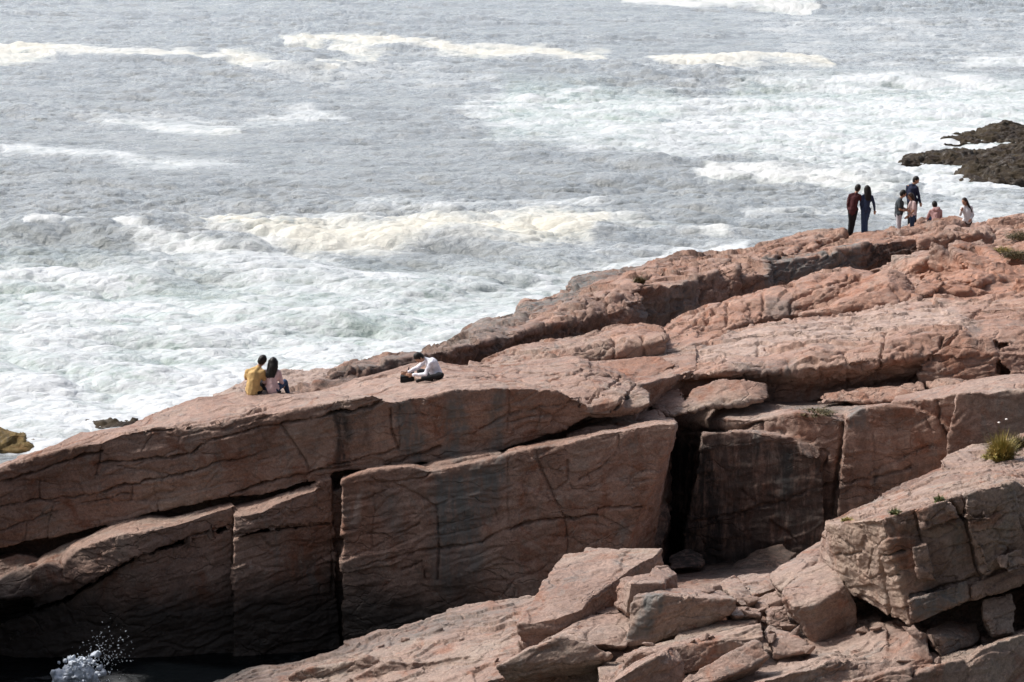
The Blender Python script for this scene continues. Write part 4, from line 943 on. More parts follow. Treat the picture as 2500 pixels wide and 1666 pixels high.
boulder('I', ((560, 1010, 48.7), (830, 855, 49.3), (960, 785, 49.8), (1180, 770, 50.0), (1385, 785, 49.6), (1330, 960, 48.6), (1290, 1088, 48.1), (1050, 1085, 48.15), (800, 1080, 48.1), (670, 1000, 48.3)),
        'pale rough-topped slab between the long low wedge and the grey-nosed wedge', seed=36)
boulder('I', ((975, 770, 50.1), (1060, 725, 50.4), (1180, 715, 50.4), (1240, 765, 49.9), (1100, 780, 49.8)), 'little pink stone peeping out under the square-edged block', seed=37, voxel=.02, rough=.7)
boulder('E', ((50, 1420, 46.9), (130, 1392, 47.3), (560, 1310, 47.4), (790, 1250, 47.5), (802, 1330, 47.0), (700, 1365, 46.85), (600, 1440, 46.75), (380, 1530, 46.5), (60, 1475, 46.7), (130, 1410, 46.6), (560, 1345, 46.7), (300, 1350, 47.9)),
        'long plank-like slab with orange-tan streaked broken front face', seed=38, stains_shade=[('tan', 'E', [(550, 1300), (800, 1250), (800, 1340), (560, 1420)], 6, .8)])
boulder('E', ((-10, 1560, 45.9), (110, 1460, 46.2), (310, 1374, 46.5), (385, 1470, 46.2), (372, 1560, 46.0), (270, 1600, 45.75), (-60, 1660, 45.6), (235, 1420, 45.7), (0, 1560, 45.5)),
        'tilted block with a square right end at the bottom of the picture', seed=39)
boulder('E', ((355, 1568, 45.4), (480, 1490, 45.7), (640, 1400, 46.0), (750, 1345, 46.3), (790, 1370, 46.2), (828, 1430, 46.0), (700, 1500, 45.6), (540, 1560, 45.3), (420, 1620, 45.2)),
        'brown slanting block with pale quartz streaks below the plank-like slab', seed=40)
boulder('E', ((795, 1292, 47.5), (830, 1265, 47.9), (930, 1300, 47.6), (1030, 1362, 47.2), (1062, 1390, 47.1), (850, 1440, 46.9), (850, 1410, 46.9), (1055, 1400, 47.0)), 'flat tan-topped stone wedged between plank-like slab and large rounded boulder', seed=41)
boulder('E', ((890, 1092, 48.5), (905, 1060, 48.9), (1160, 880, 50.6), (1215, 960, 50.0), (960, 1166, 47.9), (1080, 1160, 47.9), (1190, 1085, 48.1), (1232, 1050, 48.6), (1290, 1160, 48.4), (1285, 1330, 48.5), (1085, 1388, 48.1), (925, 1200, 48.5), (980, 980, 49.9)),
        'big block with smooth sloping lit top and dark front, beneath the overhanging corner', seed=42)
boulder('E', ((828, 990, 50.5), (880, 940, 51), (1000, 880, 51.4), (1150, 788, 51.9), (1180, 900, 51), (985, 990, 49.8), (895, 1078, 49.6), (845, 1040, 50.1)), 'sloping pale boulder behind the big block, rising to the overhanging corner', seed=43)
boulder('E', ((500, 1062, 51.2), (650, 995, 52.2), (690, 1040, 51.6), (705, 1066, 51), (560, 1070, 51)), 'small pointed tan stone at the edge of the shaded recess', seed=44, voxel=.02)
boulder('E', ((655, 1000, 52), (700, 990, 52.3), (830, 990, 51.8), (870, 1065, 51), (745, 1105, 50.5), (700, 1060, 51)), 'brown ridged stone right of the small pointed tan stone', seed=45, voxel=.02)
boulder('E', ((570, 1068, 50.2), (700, 1066, 50.2), (770, 1130, 49.4), (740, 1150, 49.1), (680, 1160, 49), (600, 1080, 49.6)), 'cream-coloured flake lying on the right tail of the grey-nosed wedge', seed=46, voxel=.02)
boulder('E', ((762, 1120, 49.9), (870, 1078, 50.2), (892, 1100, 49.9), (900, 1150, 49.3), (800, 1170, 49), (760, 1150, 49.4)), 'bright crumbly stone left of the big sloping-topped block', seed=47, voxel=.02, rough=1.4)
boulder('E', ((805, 1180, 48.8), (850, 1155, 49.2), (910, 1160, 48.9), (950, 1250, 48.5), (900, 1290, 48.2), (825, 1260, 48.3), (820, 1200, 48.5)), 'stone with dark broken front under the bright crumbly stone', seed=48, voxel=.02)
boulder('E', ((340, 1310, 48.3), (560, 1236, 48.6), (755, 1218, 48.7), (762, 1250, 48.3), (560, 1300, 47.9), (320, 1352, 47.8)), 'thin pinkish slab lying just behind the plank-like slab', seed=49)
boulder('E', ((590, 1190, 48.9), (680, 1170, 49.1), (790, 1180, 48.8), (780, 1215, 48.4), (640, 1215, 48.3)), 'low brown stone in shade under the cream-coloured flake', seed=50, voxel=.02)
boulder('J', ((1592, 775, 47.2), (1620, 742, 47.6), (1760, 682, 48.0), (1990, 700, 48.0), (2005, 800, 47.6), (1960, 862, 47.4), (1720, 962, 46.8), (1632, 890, 47.0), (1705, 800, 46.8)),
        'squarish grey-brown boulder in shade under the overhanging block', seed=51)
boulder('J', ((1505, 880, 47.2), (1560, 850, 47.4), (1640, 900, 47.2), (1660, 980, 46.9), (1560, 1005, 46.7), (1500, 960, 46.8)), 'dark rounded stone left of the squarish shaded boulder', seed=52, voxel=.02)
boulder('J', ((2030, 510, 47.5), (2110, 490, 47.7), (2260, 465, 47.8), (2285, 620, 47.6), (2270, 770, 47.3), (2120, 790, 47.2), (2040, 650, 47.3)), 'upright brown block standing in the dark gap at the right edge', seed=53)
boulder('K', ((1468, 310, 52.6), (1560, 245, 53.0), (1725, 210, 53.3), (1800, 235, 53.0), (1905, 310, 52.6), (1720, 405, 52.0), (1565, 430, 51.9), (1500, 370, 52.2)), 'angular thin-edged stone on the ledge beside the yellow-green tuft', seed=54)
boulder('L', ((1405, 1242, 66.6), (1510, 1188, 66.9), (1700, 1150, 67.0), (1900, 1122, 67.1), (2020, 1116, 67.1), (2170, 1190, 66.5), (2080, 1292, 66.1), (1840, 1368, 65.6), (1700, 1295, 65.9)),
        'reddish flat-faced slab standing on edge on the sunlit shelf', seed=55, mat=GRANITE, voxel=.035, stains_shade=[('red', 'L', [(1300, 1000), (2300, 1000), (2300, 1500), (1300, 1500)], 5, .4)])
boulder('O', ((100, 432, 62.2), (150, 375, 62.7), (240, 350, 62.9), (300, 385, 62.5), (290, 410, 62.3), (180, 445, 61.9), (110, 450, 61.9)), 'rounded smooth boulder in the notch above the slanting prow edge', seed=56, mat=GRANITE, voxel=.03)
boulder('O', ((-20, 440, 61.6), (0, 412, 61.9), (60, 408, 62), (105, 450, 61.7), (100, 466, 61.4), (0, 475, 61.2)), 'small rounded stone tucked left of the smooth boulder in the notch', seed=57, mat=GRANITE, voxel=.03)

# small broken stones lodged between the large ones
SM = [('E', 505, 1075, .10), ('E', 545, 1062, .08), ('E', 745, 1150, .13), ('E', 770, 1175, .10), ('E', 800, 1165, .12), ('E', 830, 1145, .14), ('E', 700, 1180, .10), ('E', 735, 1205, .09), ('E', 930, 1265, .10),
      ('E', 960, 1300, .12), ('E', 830, 1340, .10), ('E', 845, 1300, .08), ('E', 470, 1330, .07), ('E', 420, 1345, .06), ('E', 500, 1322, .07), ('E', 880, 1110, .11), ('E', 870, 1180, .09), ('E', 1050, 1405, .09),
      ('I', 1110, 1215, .12), ('I', 1170, 1190, .14), ('I', 1230, 1160, .10), ('I', 1250, 1210, .13), ('I', 1000, 1250, .10), ('I', 950, 1290, .13), ('I', 850, 1330, .09), ('I', 300, 1090, .08), ('I', 260, 1060, .07), ('I', 1620, 1030, .07),
      ('I', 1560, 1050, .08), ('I', 1680, 1010, .06), ('I', 1480, 1075, .09), ('J', 1520, 770, .10), ('J', 1560, 800, .12), ('J', 1470, 760, .09), ('J', 1680, 985, .08), ('J', 1420, 960, .09), ('J', 2050, 830, .08), ('J', 1250, 740, .07),
      ('J', 1130, 760, .08), ('N', 1430, 470, .07), ('N', 1250, 520, .06), ('N', 1950, 660, .07), ('N', 2080, 620, .08), ('N', 1500, 640, .05)]
for k, (f, x, y, r) in enumerate(SM):
    c = surf(f, x, y, 5)
    if c is None: continue
    b = bmesh.new()
    ax = np.array((1.5, 1.1, .75)) * r * rng.uniform(.8, 1.2, 3)
    hull(b, [np.clip(rng.normal(size=3) * .75, -1, 1) * ax for _ in range(11)])
    m_ = remesh(b, max(.012, r * .13))
    co = get_co(m_); no = get_no(m_)
    m_.vertices.foreach_set('co', (co + no * (.05 * r * fbm(co / (r * .5), 3, k))[:, None]).astype(np.float32).ravel()); m_.update()
    for n in ('grey', 'red', 'wet', 'tan', 'pale', 'black'): set_attr(m_, n, np.zeros(len(co)))
    o = link('small_stone', m_, TALUS)
    o.location = c + np.array((0, 0, r * .22)); o.rotation_euler = (rng.normal() * .2, .2 + rng.normal() * .2, rng.random() * 6)
    tag(o, 'small angular broken stone lodged among the big boulders of the rock fall', 'stone', 'small broken stones among the boulders')

# ------------------------------------------------------------------ rocks standing in the sea
def searock(rows, label, seed, mat=SEAROCK, stains_shade=(), base=-2.5, voxel=0.07):
    b = bmesh.new()
    for r in rows: sheet(b, r, base=base, back=2.0, drop=0.6)
    m_ = remesh(b, voxel)
    rockify(m_, big=0.12, mid=0.05, step=0.09, groove=0.07, cell=1.9, bed=0.5, seed=seed, fine=0.015, top_soft=0.0, stains_shade=stains_shade, wet_shade_k=0.0, facet=.18)
    return tag(link('sea_rock', m_, mat), label, 'rock', 'weed-covered rocks standing in the surf')


searock([[pl('Q', [(1030, 412), (1220, 345), (1420, 302), (1580, 325), (1700, 212), (1830, 150), (2000, 135), (2200, 140), (2500, 170)], (170, 172)),
          pl('Q', [(1030, 425), (1220, 385), (1420, 350), (1600, 380), (1800, 290), (2100, 300), (2500, 300)], (168, 169)),
          pl('Q', [(1030, 445), (1300, 480), (1700, 520), (2100, 520), (2500, 480)], (166, 166))]], 'highest dark sea rock with rounded top, farthest out in the surf', 71)
searock([[pl('Q', [(365, 722), (500, 660), (700, 632), (900, 580), (1100, 568), (1300, 578), (1650, 562), (2000, 482), (2500, 400)], (157, 162)),
          pl('Q', [(365, 735), (500, 690), (700, 670), (1100, 640), (1400, 650), (1900, 600), (2500, 560)], (156, 158)),
          pl('Q', [(380, 742), (650, 830), (900, 865), (1400, 860), (1900, 770), (2500, 720)], (154.5, 155))]], 'long low weed-brown sea rock lying between the highest and the nearest sea rock', 72)
searock([[pl('Q', [(1260, 1040), (1380, 850), (1430, 790), (1650, 768), (1900, 800), (2100, 722), (2500, 700)], (151, 152)),
          pl('Q', [(1250, 1060), (1370, 890), (1500, 840), (1800, 850), (2100, 800), (2500, 790)], (149.5, 150)),
          pl('Q', [(1232, 1120), (1450, 1165), (1800, 1130), (2500, 1120)], (147, 147))]], 'nearest blocky brown sea rock, right behind the woman in the white top', 73)
searock([[pl('A', [(-80, 720), (0, 722), (100, 728), (180, 740), (207, 770)], (82, 82)), pl('A', [(-80, 760), (60, 760), (150, 775), (208, 790)], (80.8, 81.2)), pl('A', [(-80, 900), (60, 890), (110, 860), (195, 830)], (79.4, 80.5))]],
        'yellow-brown kelp-covered rock in foam at the left edge', 74, WEEDROCK, voxel=0.06)
searock([[pl('A', [(535, 690), (570, 665), (640, 655), (720, 660), (830, 655), (900, 650)], (85, 84.5)), pl('A', [(535, 694), (640, 675), (830, 662), (900, 660)], (84.5, 84)), pl('A', [(545, 700), (640, 698), (800, 680), (900, 690)], (83.8, 83.4))]],
        'small dark rock awash just beyond the pink cliff edge', 75, SEAROCK, voxel=0.05)

# ------------------------------------------------------------------ the headland the picture is taken from
xs = np.linspace(-60, 60, 121); ys = np.concatenate([np.linspace(-60, 0, 31)[:-1], np.linspace(0, 46, 70)])
X, Y = np.meshgrid(xs, ys)
prof = np.interp(Y, [-60, -30, 2, 6, 20, 40, 46], [20, 17.2, 15.3, 12.5, 5.8, 0.6, -0.5])
prof = prof - 9 * sstep(-6, -26, X) * sstep(0, 40, Y) + 0.06 * np.clip(X, 0, 40) * sstep(46, 10, Y)
co = np.stack([X.ravel(), Y.ravel(), prof.ravel()], 1)
co[:, 2] += (0.5 * fbm(co / np.array((5, 5, 2)), 4, 50) * sstep(0, 9, np.hypot(co[:, 0], co[:, 1]))) - 0.25
nx, ny = len(xs), len(ys)
me = bpy.data.meshes.new('headland')
me.from_pydata(co.tolist(), [], [(j * nx + i, j * nx + i + 1, (j + 1) * nx + i + 1, (j + 1) * nx + i) for j in range(ny - 1) for i in range(nx - 1)])
for n in ('grey', 'red', 'wet', 'tan', 'pale', 'black'): set_attr(me, n, np.zeros(len(co)))
link('headland', me, HEATH)['kind'] = 'structure'
# ------------------------------------------------------------------ the sea
def fft_tile(N, L, wind, wdir, lo, hi, seed, spread=2):
    """periodic wave field: height and sideways drift"""
    r = np.random.default_rng(seed)
    k1 = 2 * np.pi * np.fft.fftfreq(N, L / N)
    kx, ky = np.meshgrid(k1, k1)
    k = np.hypot(kx, ky); k[0, 0] = 1
    c = (kx * wdir[0] + ky * wdir[1]) / k
    P = np.exp(-1 / (k * wind * wind / 9.81) ** 2) / k ** 4 * np.abs(c) ** spread
    P *= ((k > 2 * np.pi / hi) & (k < 2 * np.pi / lo))
    P[0, 0] = 0
    a = np.sqrt(P) * (r.normal(size=(N, N)) + 1j * r.normal(size=(N, N)))
    h = np.fft.ifft2(a).real
    dx = np.fft.ifft2(-1j * kx / k * a).real; dy = np.fft.ifft2(-1j * ky / k * a).real
    s = h.std()
    return h / s, dx / s, dy / s


def tile_sample(T, L, x, y):
    N = T.shape[0]
    u = (x / L * N) % N; v = (y / L * N) % N
    i = u.astype(int); j = v.astype(int); fu = u - i; fv = v - j
    i1 = (i + 1) % N; j1 = (j + 1) % N
    return (T[j, i] * (1 - fu) + T[j, i1] * fu) * (1 - fv) + (T[j1, i] * (1 - fu) + T[j1, i1] * fu) * fv


rows_py = np.arange(1720, -40, -1.15)
Yr = np.array([unproj(1250, p, 1.0)[2] - CAM_Z for p in rows_py])
Yr = -CAM_Z / Yr
Yr = np.concatenate([[8, 20, 30, 40, 48], Yr[Yr > 50], Yr[-1] * np.array([1.05, 1.12, 1.25, 1.5, 2, 3, 5, 9, 18, 40])])
ta = np.concatenate([[-1.6, -.9, -.6, -.4], np.linspace(-.3, -.19, 160)[:-1], np.linspace(-.19, .19, 1080), np.linspace(.19, .3, 160)[1:], [.4, .6, .9, 1.6]])
TA, YY = np.meshgrid(ta, Yr)
WX = (TA * YY).ravel(); WY = YY.ravel()
ca, sa = math.cos(0.12), math.sin(0.12)
rx, ry = WX * ca - WY * sa, WX * sa + WY * ca
z = np.zeros(len(WX)); ddx = np.zeros(len(WX)); ddy = np.zeros(len(WX))
sw_mod = 0.65 + 0.5 * (fbm(np.stack([WX / 30, WY / 30, WX * 0], 1), 3, 3))
for (L, N, wind, wd, lo, hi, amp, sd, sprd) in ((97.0, 512, 9.0, (0.25, -1.0), 2.5, 60, 0.20, 1, 4), (31.0, 512, 5.0, (-0.35, -0.95), 0.5, 6.0, 0.125, 2, 2), (11.3, 512, 4.0, (0.3, -0.9), 0.12, 1.5, 0.042, 3, 1)):
    h, ax, ay = fft_tile(N, L, wind, wd, lo, hi, sd, sprd)
    z += amp * tile_sample(h, L, rx, ry) * sw_mod
    ddx += 0.9 * amp * tile_sample(ax, L, rx, ry); ddy += 0.9 * amp * tile_sample(ay, L, rx, ry)
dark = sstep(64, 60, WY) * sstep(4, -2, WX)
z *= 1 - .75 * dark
swA = 2.5 * fbm(np.stack([WX / 7, WY / 60, WX * 0], 1), 3, 8)
swC = fbm(np.stack([WX / 6, WY / 14, WX * 0], 1), 3, 28)
swB = 0.7 + 0.5 * fbm(np.stack([WX / 5, WY / 5, WX * 0], 1), 2, 18)
for pts, amp in (([(-200, 548), (60, 545), (300, 543), (560, 592), (740, 566), (1400, 550), (1500, 560)], .55), ([(-200, 118), (200, 130), (560, 150), (760, 175), (900, 180)], .4), ([(1450, 146), (1700, 152), (1950, 154)], .5),
                 ([(1000, 350), (1650, 392), (2353, 440)], .35), ([(-200, 330), (300, 368), (640, 398)], .35), ([(620, 100), (1000, 120), (1400, 138)], .4), ([(-200, 655), (400, 640), (900, 665), (1300, 610)], .45),
                 ([(1100, 205), (1600, 200), (2100, 186), (2400, 200)], .5), ([(-200, 760), (500, 770), (1000, 720)], .35), ([(200, 300), (800, 312), (1100, 300)], .3), ([(1300, 80), (2000, 90), (2400, 110)], .35)):
    lw = np.array([unproj(x / 0.9412, y / 0.9412, 1.0) - (0, 0, CAM_Z) for x, y in pts]); lw *= (-CAM_Z / lw[:, 2])[:, None]
    o_ = np.argsort(lw[:, 0]); ly = np.interp(WX, lw[o_, 0], lw[o_, 1]) + swA
    end = sstep(lw[:, 0].min() - 2, lw[:, 0].min() + 6, WX) * sstep(lw[:, 0].max() + 2, lw[:, 0].max() - 6, WX)
    dy_ = WY - ly; sc = ly / 110
    z += amp * end * np.exp(-np.where(dy_ < 0, (dy_ / (1.3 * sc)) ** 2, (dy_ / (4.5 * sc)) ** 2)) * swB
WPX, WPY, _ = project(np.stack([WX, WY, np.zeros(len(WX))], 1))
inb = (WPX > -300) & (WPX < 2800) & (WPY < 1750)
Zp = lambda pts: [(x / 0.9412, y / 0.9412) for x, y in pts]
jit = np.stack([WX / 9, WY / 22, WX * 0], 1)
jx = 60 * fbm(jit, 4, 12, 0.6); jy = 16 * fbm(jit, 4, 13, 0.62)
fo = np.zeros(len(WX)); ye = np.zeros(len(WX)); gr = np.zeros(len(WX))
PXj, PYj = WPX + jx, WPY + jy
# churned surf: density rises towards the rocks
for pts, soft, amt in (([(1020, 250), (1250, 215), (1600, 190), (1900, 178), (2120, 178), (3000, 190), (3000, 400), (2150, 420), (1900, 415), (1650, 380), (1350, 345), (1120, 300)], 34, .52),
                       ([(1550, 240), (2000, 215), (3000, 220), (3000, 390), (2080, 395), (1850, 370), (1600, 320)], 26, .64),
                       ([(-900, 640), (400, 615), (800, 640), (1200, 600), (1650, 570), (1700, 640), (1300, 720), (900, 900), (300, 1000), (-900, 1100)], 40, .55),
                       ([(-900, 760), (500, 740), (900, 690), (1250, 640), (1320, 680), (1000, 840), (500, 960), (-900, 1100)], 44, .55),
                       ([(-900, 900), (400, 850), (700, 780), (1150, 720), (900, 860), (400, 980), (-900, 1120)], 34, .72),
                       ([(1500, 590), (1700, 568), (1720, 585), (1560, 600)], 8, .9),
                       ([(2080, 380), (2230, 385), (2200, 415), (2120, 415)], 10, .85), ([(2060, 300), (3000, 300), (3000, 345), (2080, 350)], 12, .85), ([(2150, 415), (3000, 420), (3000, 440), (2160, 435)], 10, .8),
                       ([(-900, 1020), (150, 1000), (130, 1050), (-900, 1080)], 12, .95),
                       ([(150, 965), (350, 950), (300, 985), (170, 1000)], 10, .9),
                       ([(330, 560), (700, 575), (800, 610), (600, 640), (350, 600)], 18, .5), ([(820, 450), (1400, 470), (1400, 500), (820, 490)], 18, .38),
                       ([(1980, 440), (3000, 450), (3000, 520), (2000, 520)], 18, .42),
                       ([(1600, 20), (3000, 50), (3000, 200), (1900, 170)], 30, .30), ([(2180, 130), (2353, 125), (3000, 160), (2200, 155)], 12, .6),
                       ([(150, 270), (560, 285), (720, 260), (780, 280), (500, 310), (250, 300)], 12, .5), ([(0, 340), (300, 355), (600, 385), (480, 395), (150, 370), (0, 360)], 10, .58),
                       ([(600, 120), (1000, 150), (1150, 200), (900, 200), (560, 170)], 24, .38), ([(500, 480), (900, 505), (900, 560), (560, 560)], 20, .42)):
    m_ = poly_mask(PXj, PYj, Zp(pts), soft)
    fo = np.maximum(fo, amt * m_)
# drifting lines of foam, some of them yellowish
for pts, w, amt, yel in (([(-900, 112), (60, 118), (200, 124), (420, 132), (560, 142), (700, 160), (760, 168)], 8, .88, .6), ([(-900, 122), (40, 126), (110, 122)], 13, .95, .8),
                         ([(640, 96), (760, 92), (900, 100), (1000, 112), (1120, 122), (1300, 130), (1390, 134)], 11, .95, .8), ([(780, 105), (880, 128), (850, 146), (760, 140)], 12, .8, .6),
                         ([(500, 134), (600, 144), (740, 164)], 11, .92, .7), ([(1510, 142), (1620, 147), (1760, 143), (1890, 150)], 12, .93, .8), ([(1420, 2), (1560, 6), (1690, 8), (1860, 16)], 8, .9, .3),
                         ([(420, 512), (520, 525), (600, 545), (680, 555)], 14, .88, .9), ([(700, 556), (860, 556), (1000, 540), (1200, 548), (1380, 540)], 21, .95, 1.0), ([(880, 520), (1000, 512), (1200, 520), (1400, 520)], 15, .85, .8),
                         ([(560, 505), (760, 500), (820, 510)], 6, .75, .5), ([(60, 545), (220, 536), (300, 542)], 5, .8, .2), ([(300, 545), (420, 570), (560, 590), (640, 570), (740, 565)], 9, .75, .2),
                         ([(1610, 398), (1760, 402), (1900, 415), (2060, 422)], 14, .85, .25), ([(1300, 512), (1420, 520), (1560, 530), (1640, 545)], 8, .6, .3), ([(2060, 500), (2000, 495), (1700, 505)], 6, .5, .1),
                         ([(250, 285), (400, 300), (560, 306)], 6, .7, .1), ([(1050, 240), (1180, 232), (1380, 205)], 8, .75, 0), ([(1900, 195), (2050, 185), (2200, 205), (2353, 195)], 9, .8, 0),
                         ([(0, 640), (150, 632), (300, 650)], 9, .75, 0), ([(600, 640), (760, 625), (980, 650)], 9, .75, 0)):
    d = seg_dist(WPX + jx * .7, WPY + jy * .8, Zp(pts))
    m_ = sstep(2.1, 0.0, d / (w / 0.9412) * (1 + .5 * swC)); amt *= .92; yel *= .8
    fo = np.maximum(fo, amt * m_); ye = np.maximum(ye, yel * m_)
for pts, soft, amt in (([(0, 690), (500, 700), (900, 720), (850, 770), (400, 790), (0, 780)], 40, .9), ([(1150, 200), (1550, 210), (1500, 330), (1150, 300)], 40, .9), ([(1700, 200), (3000, 200), (3000, 360), (1700, 360)], 50, .9),
                       ([(-900, 560), (700, 640), (1300, 640), (800, 900), (-900, 1000)], 90, .75)):
    gr = np.maximum(gr, amt * poly_mask(PXj, PYj, Zp(pts), soft))
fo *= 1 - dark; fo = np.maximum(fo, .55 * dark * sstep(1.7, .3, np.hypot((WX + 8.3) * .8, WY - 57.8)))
surge = sstep(0.3, 0.9, fo)
z += surge * 0.035 * fbm(np.stack([WX / 0.8, WY / 0.8, WX * 0], 1), 4, 44) + surge * 0.10 * fbm(np.stack([WX / 3.5, WY / 3.5, WX * 0], 1), 3, 45)
fade = sstep(900, 300, WY)
wco = np.stack([WX + ddx * fade, WY + ddy * fade, z * np.maximum(fade, .15)], 1)
crest = np.clip(z / 0.5, -1, 1)
nx, ny = len(ta), len(Yr)
me = bpy.data.meshes.new('sea')
me.vertices.add(nx * ny); me.vertices.foreach_set('co', wco.astype(np.float32).ravel())
ii, jj = np.meshgrid(np.arange(nx - 1), np.arange(ny - 1))
b0 = (jj * nx + ii).ravel()
quad = np.stack([b0, b0 + 1, b0 + nx + 1, b0 + nx], 1).astype(np.int32)
me.loops.add(quad.size); me.loops.foreach_set('vertex_index', quad.ravel())
me.polygons.add(len(quad)); me.polygons.foreach_set('loop_start', np.arange(0, quad.size, 4, dtype=np.int32))
me.polygons.foreach_set('use_smooth', np.ones(len(quad), bool))
me.update(calc_edges=True); me.validate()
set_attr(me, 'dark', dark); set_attr(me, 'foam', fo); set_attr(me, 'yellow', ye); set_attr(me, 'green', gr); set_attr(me, 'crest', crest)

m, nt, nd, lk, bs = new_mat('sea_water')
tc = nd.new('ShaderNodeTexCoord').outputs['Object']


def A_(n):
    a = nd.new('ShaderNodeAttribute'); a.attribute_name = n
    return a.outputs['Fac']


wv = nd.new('ShaderNodeVectorMath'); wv.operation = 'ADD'
nz = nd.new('ShaderNodeTexNoise'); nz.inputs['Scale'].default_value = 0.55; nz.inputs['Detail'].default_value = 5
lk.new(tc, nz.inputs['Vector'])
sc_ = nd.new('ShaderNodeVectorMath'); sc_.operation = 'SCALE'; sc_.inputs['Scale'].default_value = 2.6
lk.new(nz.outputs['Color'], sc_.inputs[0]); lk.new(tc, wv.inputs[0]); lk.new(sc_.outputs[0], wv.inputs[1])
flow = wv.outputs[0]
veil = noise(nd, lk, mapping(nd, lk, flow, (0.34, 0.44, 0.3)), 0.9, 7, 0.62, 0.3)


def ridge(scale, sc):
    n_ = noise(nd, lk, mapping(nd, lk, flow, sc), scale, 5, 0.6, 0.4)
    return math_(nd, lk, 'SUBTRACT', 1.0, math_(nd, lk, 'ABSOLUTE', math_(nd, lk, 'MULTIPLY_ADD', n_, 7.0, -3.5)))


streak = math_(nd, lk, 'MAXIMUM', ridge(0.8, (0.42, 0.6, 0.3)), ridge(1.9, (0.45, 0.6, 0.3)), clamp=True)
fine = noise(nd, lk, mapping(nd, lk, tc, (0.8, 0.6, 1)), 4.0, 6, 0.72, 0.5)
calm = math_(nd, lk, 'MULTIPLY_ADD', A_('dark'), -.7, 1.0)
F_ = A_('foam')
pat = math_(nd, lk, 'ADD', math_(nd, lk, 'MULTIPLY', math_(nd, lk, 'SUBTRACT', veil, 0.5), 2.0), math_(nd, lk, 'ADD', math_(nd, lk, 'MULTIPLY', streak, 0.46), math_(nd, lk, 'MULTIPLY', math_(nd, lk, 'SUBTRACT', fine, 0.5), 0.9)))
dens = math_(nd, lk, 'ADD', math_(nd, lk, 'MULTIPLY_ADD', F_, 1.30, -0.72), math_(nd, lk, 'MULTIPLY', A_('crest'), 0.16))
foam = nd.new('ShaderNodeMapRange'); foam.interpolation_type = 'SMOOTHSTEP'
foam.inputs[1].default_value = -0.25; foam.inputs[2].default_value = 0.75
lk.new(math_(nd, lk, 'ADD', pat, dens), foam.inputs[0])
fm = math_(nd, lk, 'MULTIPLY', foam.outputs[0], calm)
milk = nd.new('ShaderNodeMapRange'); milk.interpolation_type = 'SMOOTHSTEP'
milk.inputs[1].default_value = 0.25; milk.inputs[2].default_value = 0.95
lk.new(math_(nd, lk, 'ADD', F_, math_(nd, lk, 'MULTIPLY', math_(nd, lk, 'SUBTRACT', veil, 0.5), 1.1)), milk.inputs[0])
deep = mixc(nd, lk, ramp(nd, lk, noise(nd, lk, tc, 0.25, 5, 0.6), [(0.35, 0.0), (0.65, 1.0)]), (0.215, 0.235, 0.24), (0.295, 0.31, 0.31))
body = mixc(nd, lk, math_(nd, lk, 'MULTIPLY', A_('green'), 0.75), deep, (0.33, 0.42, 0.375))
body = mixc(nd, lk, math_(nd, lk, 'MULTIPLY', milk.outputs[0], 0.75), body, (0.345, 0.45, 0.405))
body = mixc(nd, lk, A_('dark'), body, (0.003, 0.004, 0.005))  # clear gully water, painted near black to include its shade
fcol = mixc(nd, lk, A_('yellow'), (0.575, 0.60, 0.62), (0.61, 0.58, 0.485))
lk.new(mixc(nd, lk, fm, body, fcol), bs.inputs['Base Color'])
lk.new(math_(nd, lk, 'SUBTRACT', math_(nd, lk, 'MULTIPLY_ADD', fm, 0.6, 0.20), math_(nd, lk, 'MULTIPLY', A_('dark'), 0.15)), bs.inputs['Roughness'])
bs.inputs['IOR'].default_value = 1.333
lk.new(math_(nd, lk, 'MULTIPLY_ADD', A_('dark'), -.4, .5), bs.inputs['Specular IOR Level'])
bw = nd.new('ShaderNodeBump'); lk.new(math_(nd, lk, 'SUBTRACT', math_(nd, lk, 'MULTIPLY_ADD', A_('dark'), -.6, 1.0), math_(nd, lk, 'MULTIPLY', F_, .5), clamp=True), bw.inputs['Strength']); bw.inputs['Distance'].default_value = 0.22
hb = math_(nd, lk, 'ADD', noise(nd, lk, mapping(nd, lk, tc, (0.8, 1.3, 1), (0, 0, 0.2)), 2.6, 6, 0.62, 0.6), math_(nd, lk, 'MULTIPLY', fm, 0.12))
lk.new(hb, bw.inputs['Height']); lk.new(bw.outputs[0], bs.inputs['Normal'])
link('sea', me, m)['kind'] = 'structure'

# ------------------------------------------------------------------ splash at the foot of the cliff
FOAM = plain('spray_water', (0.60, 0.66, 0.75), 0.5, 0.12, 30)
b = bmesh.new()
blob = [(168, 1672, .26), (172, 1645, .16), (165, 1630, .10), (200, 1670, .22), (220, 1672, .18), (172, 1612, .07), (205, 1645, .2), (150, 1660, .2), (215, 1655, .15), (180, 1605, .05),
        (196, 1612, .045), (203, 1607, .05), (208, 1615, .04), (215, 1603, .05), (222, 1600, .05), (230, 1597, .045), (238, 1595, .04), (242, 1597, .035), (210, 1622, .05), (208, 1630, .05), (200, 1634, .05), (192, 1634, .045), (190, 1618, .05)]
for x, y, r in blob:
    c = unproj(x, y, 57.4 + rng.normal() * .12)
    bmesh.ops.create_icosphere(b, subdivisions=2, radius=r, matrix=Matrix.Translation(c))
for k in range(260):
    t = rng.random() ** .7
    x = 188 + rng.normal() * (26 - 8 * t) + 14 * t; y = 1672 - 62 * t + rng.normal() * 5
    bmesh.ops.create_icosphere(b, subdivisions=1, radius=.016 + .045 * rng.random() * (1 - .6 * t), matrix=Matrix.Translation(unproj(x, y, 57.4 + rng.normal() * .25)))
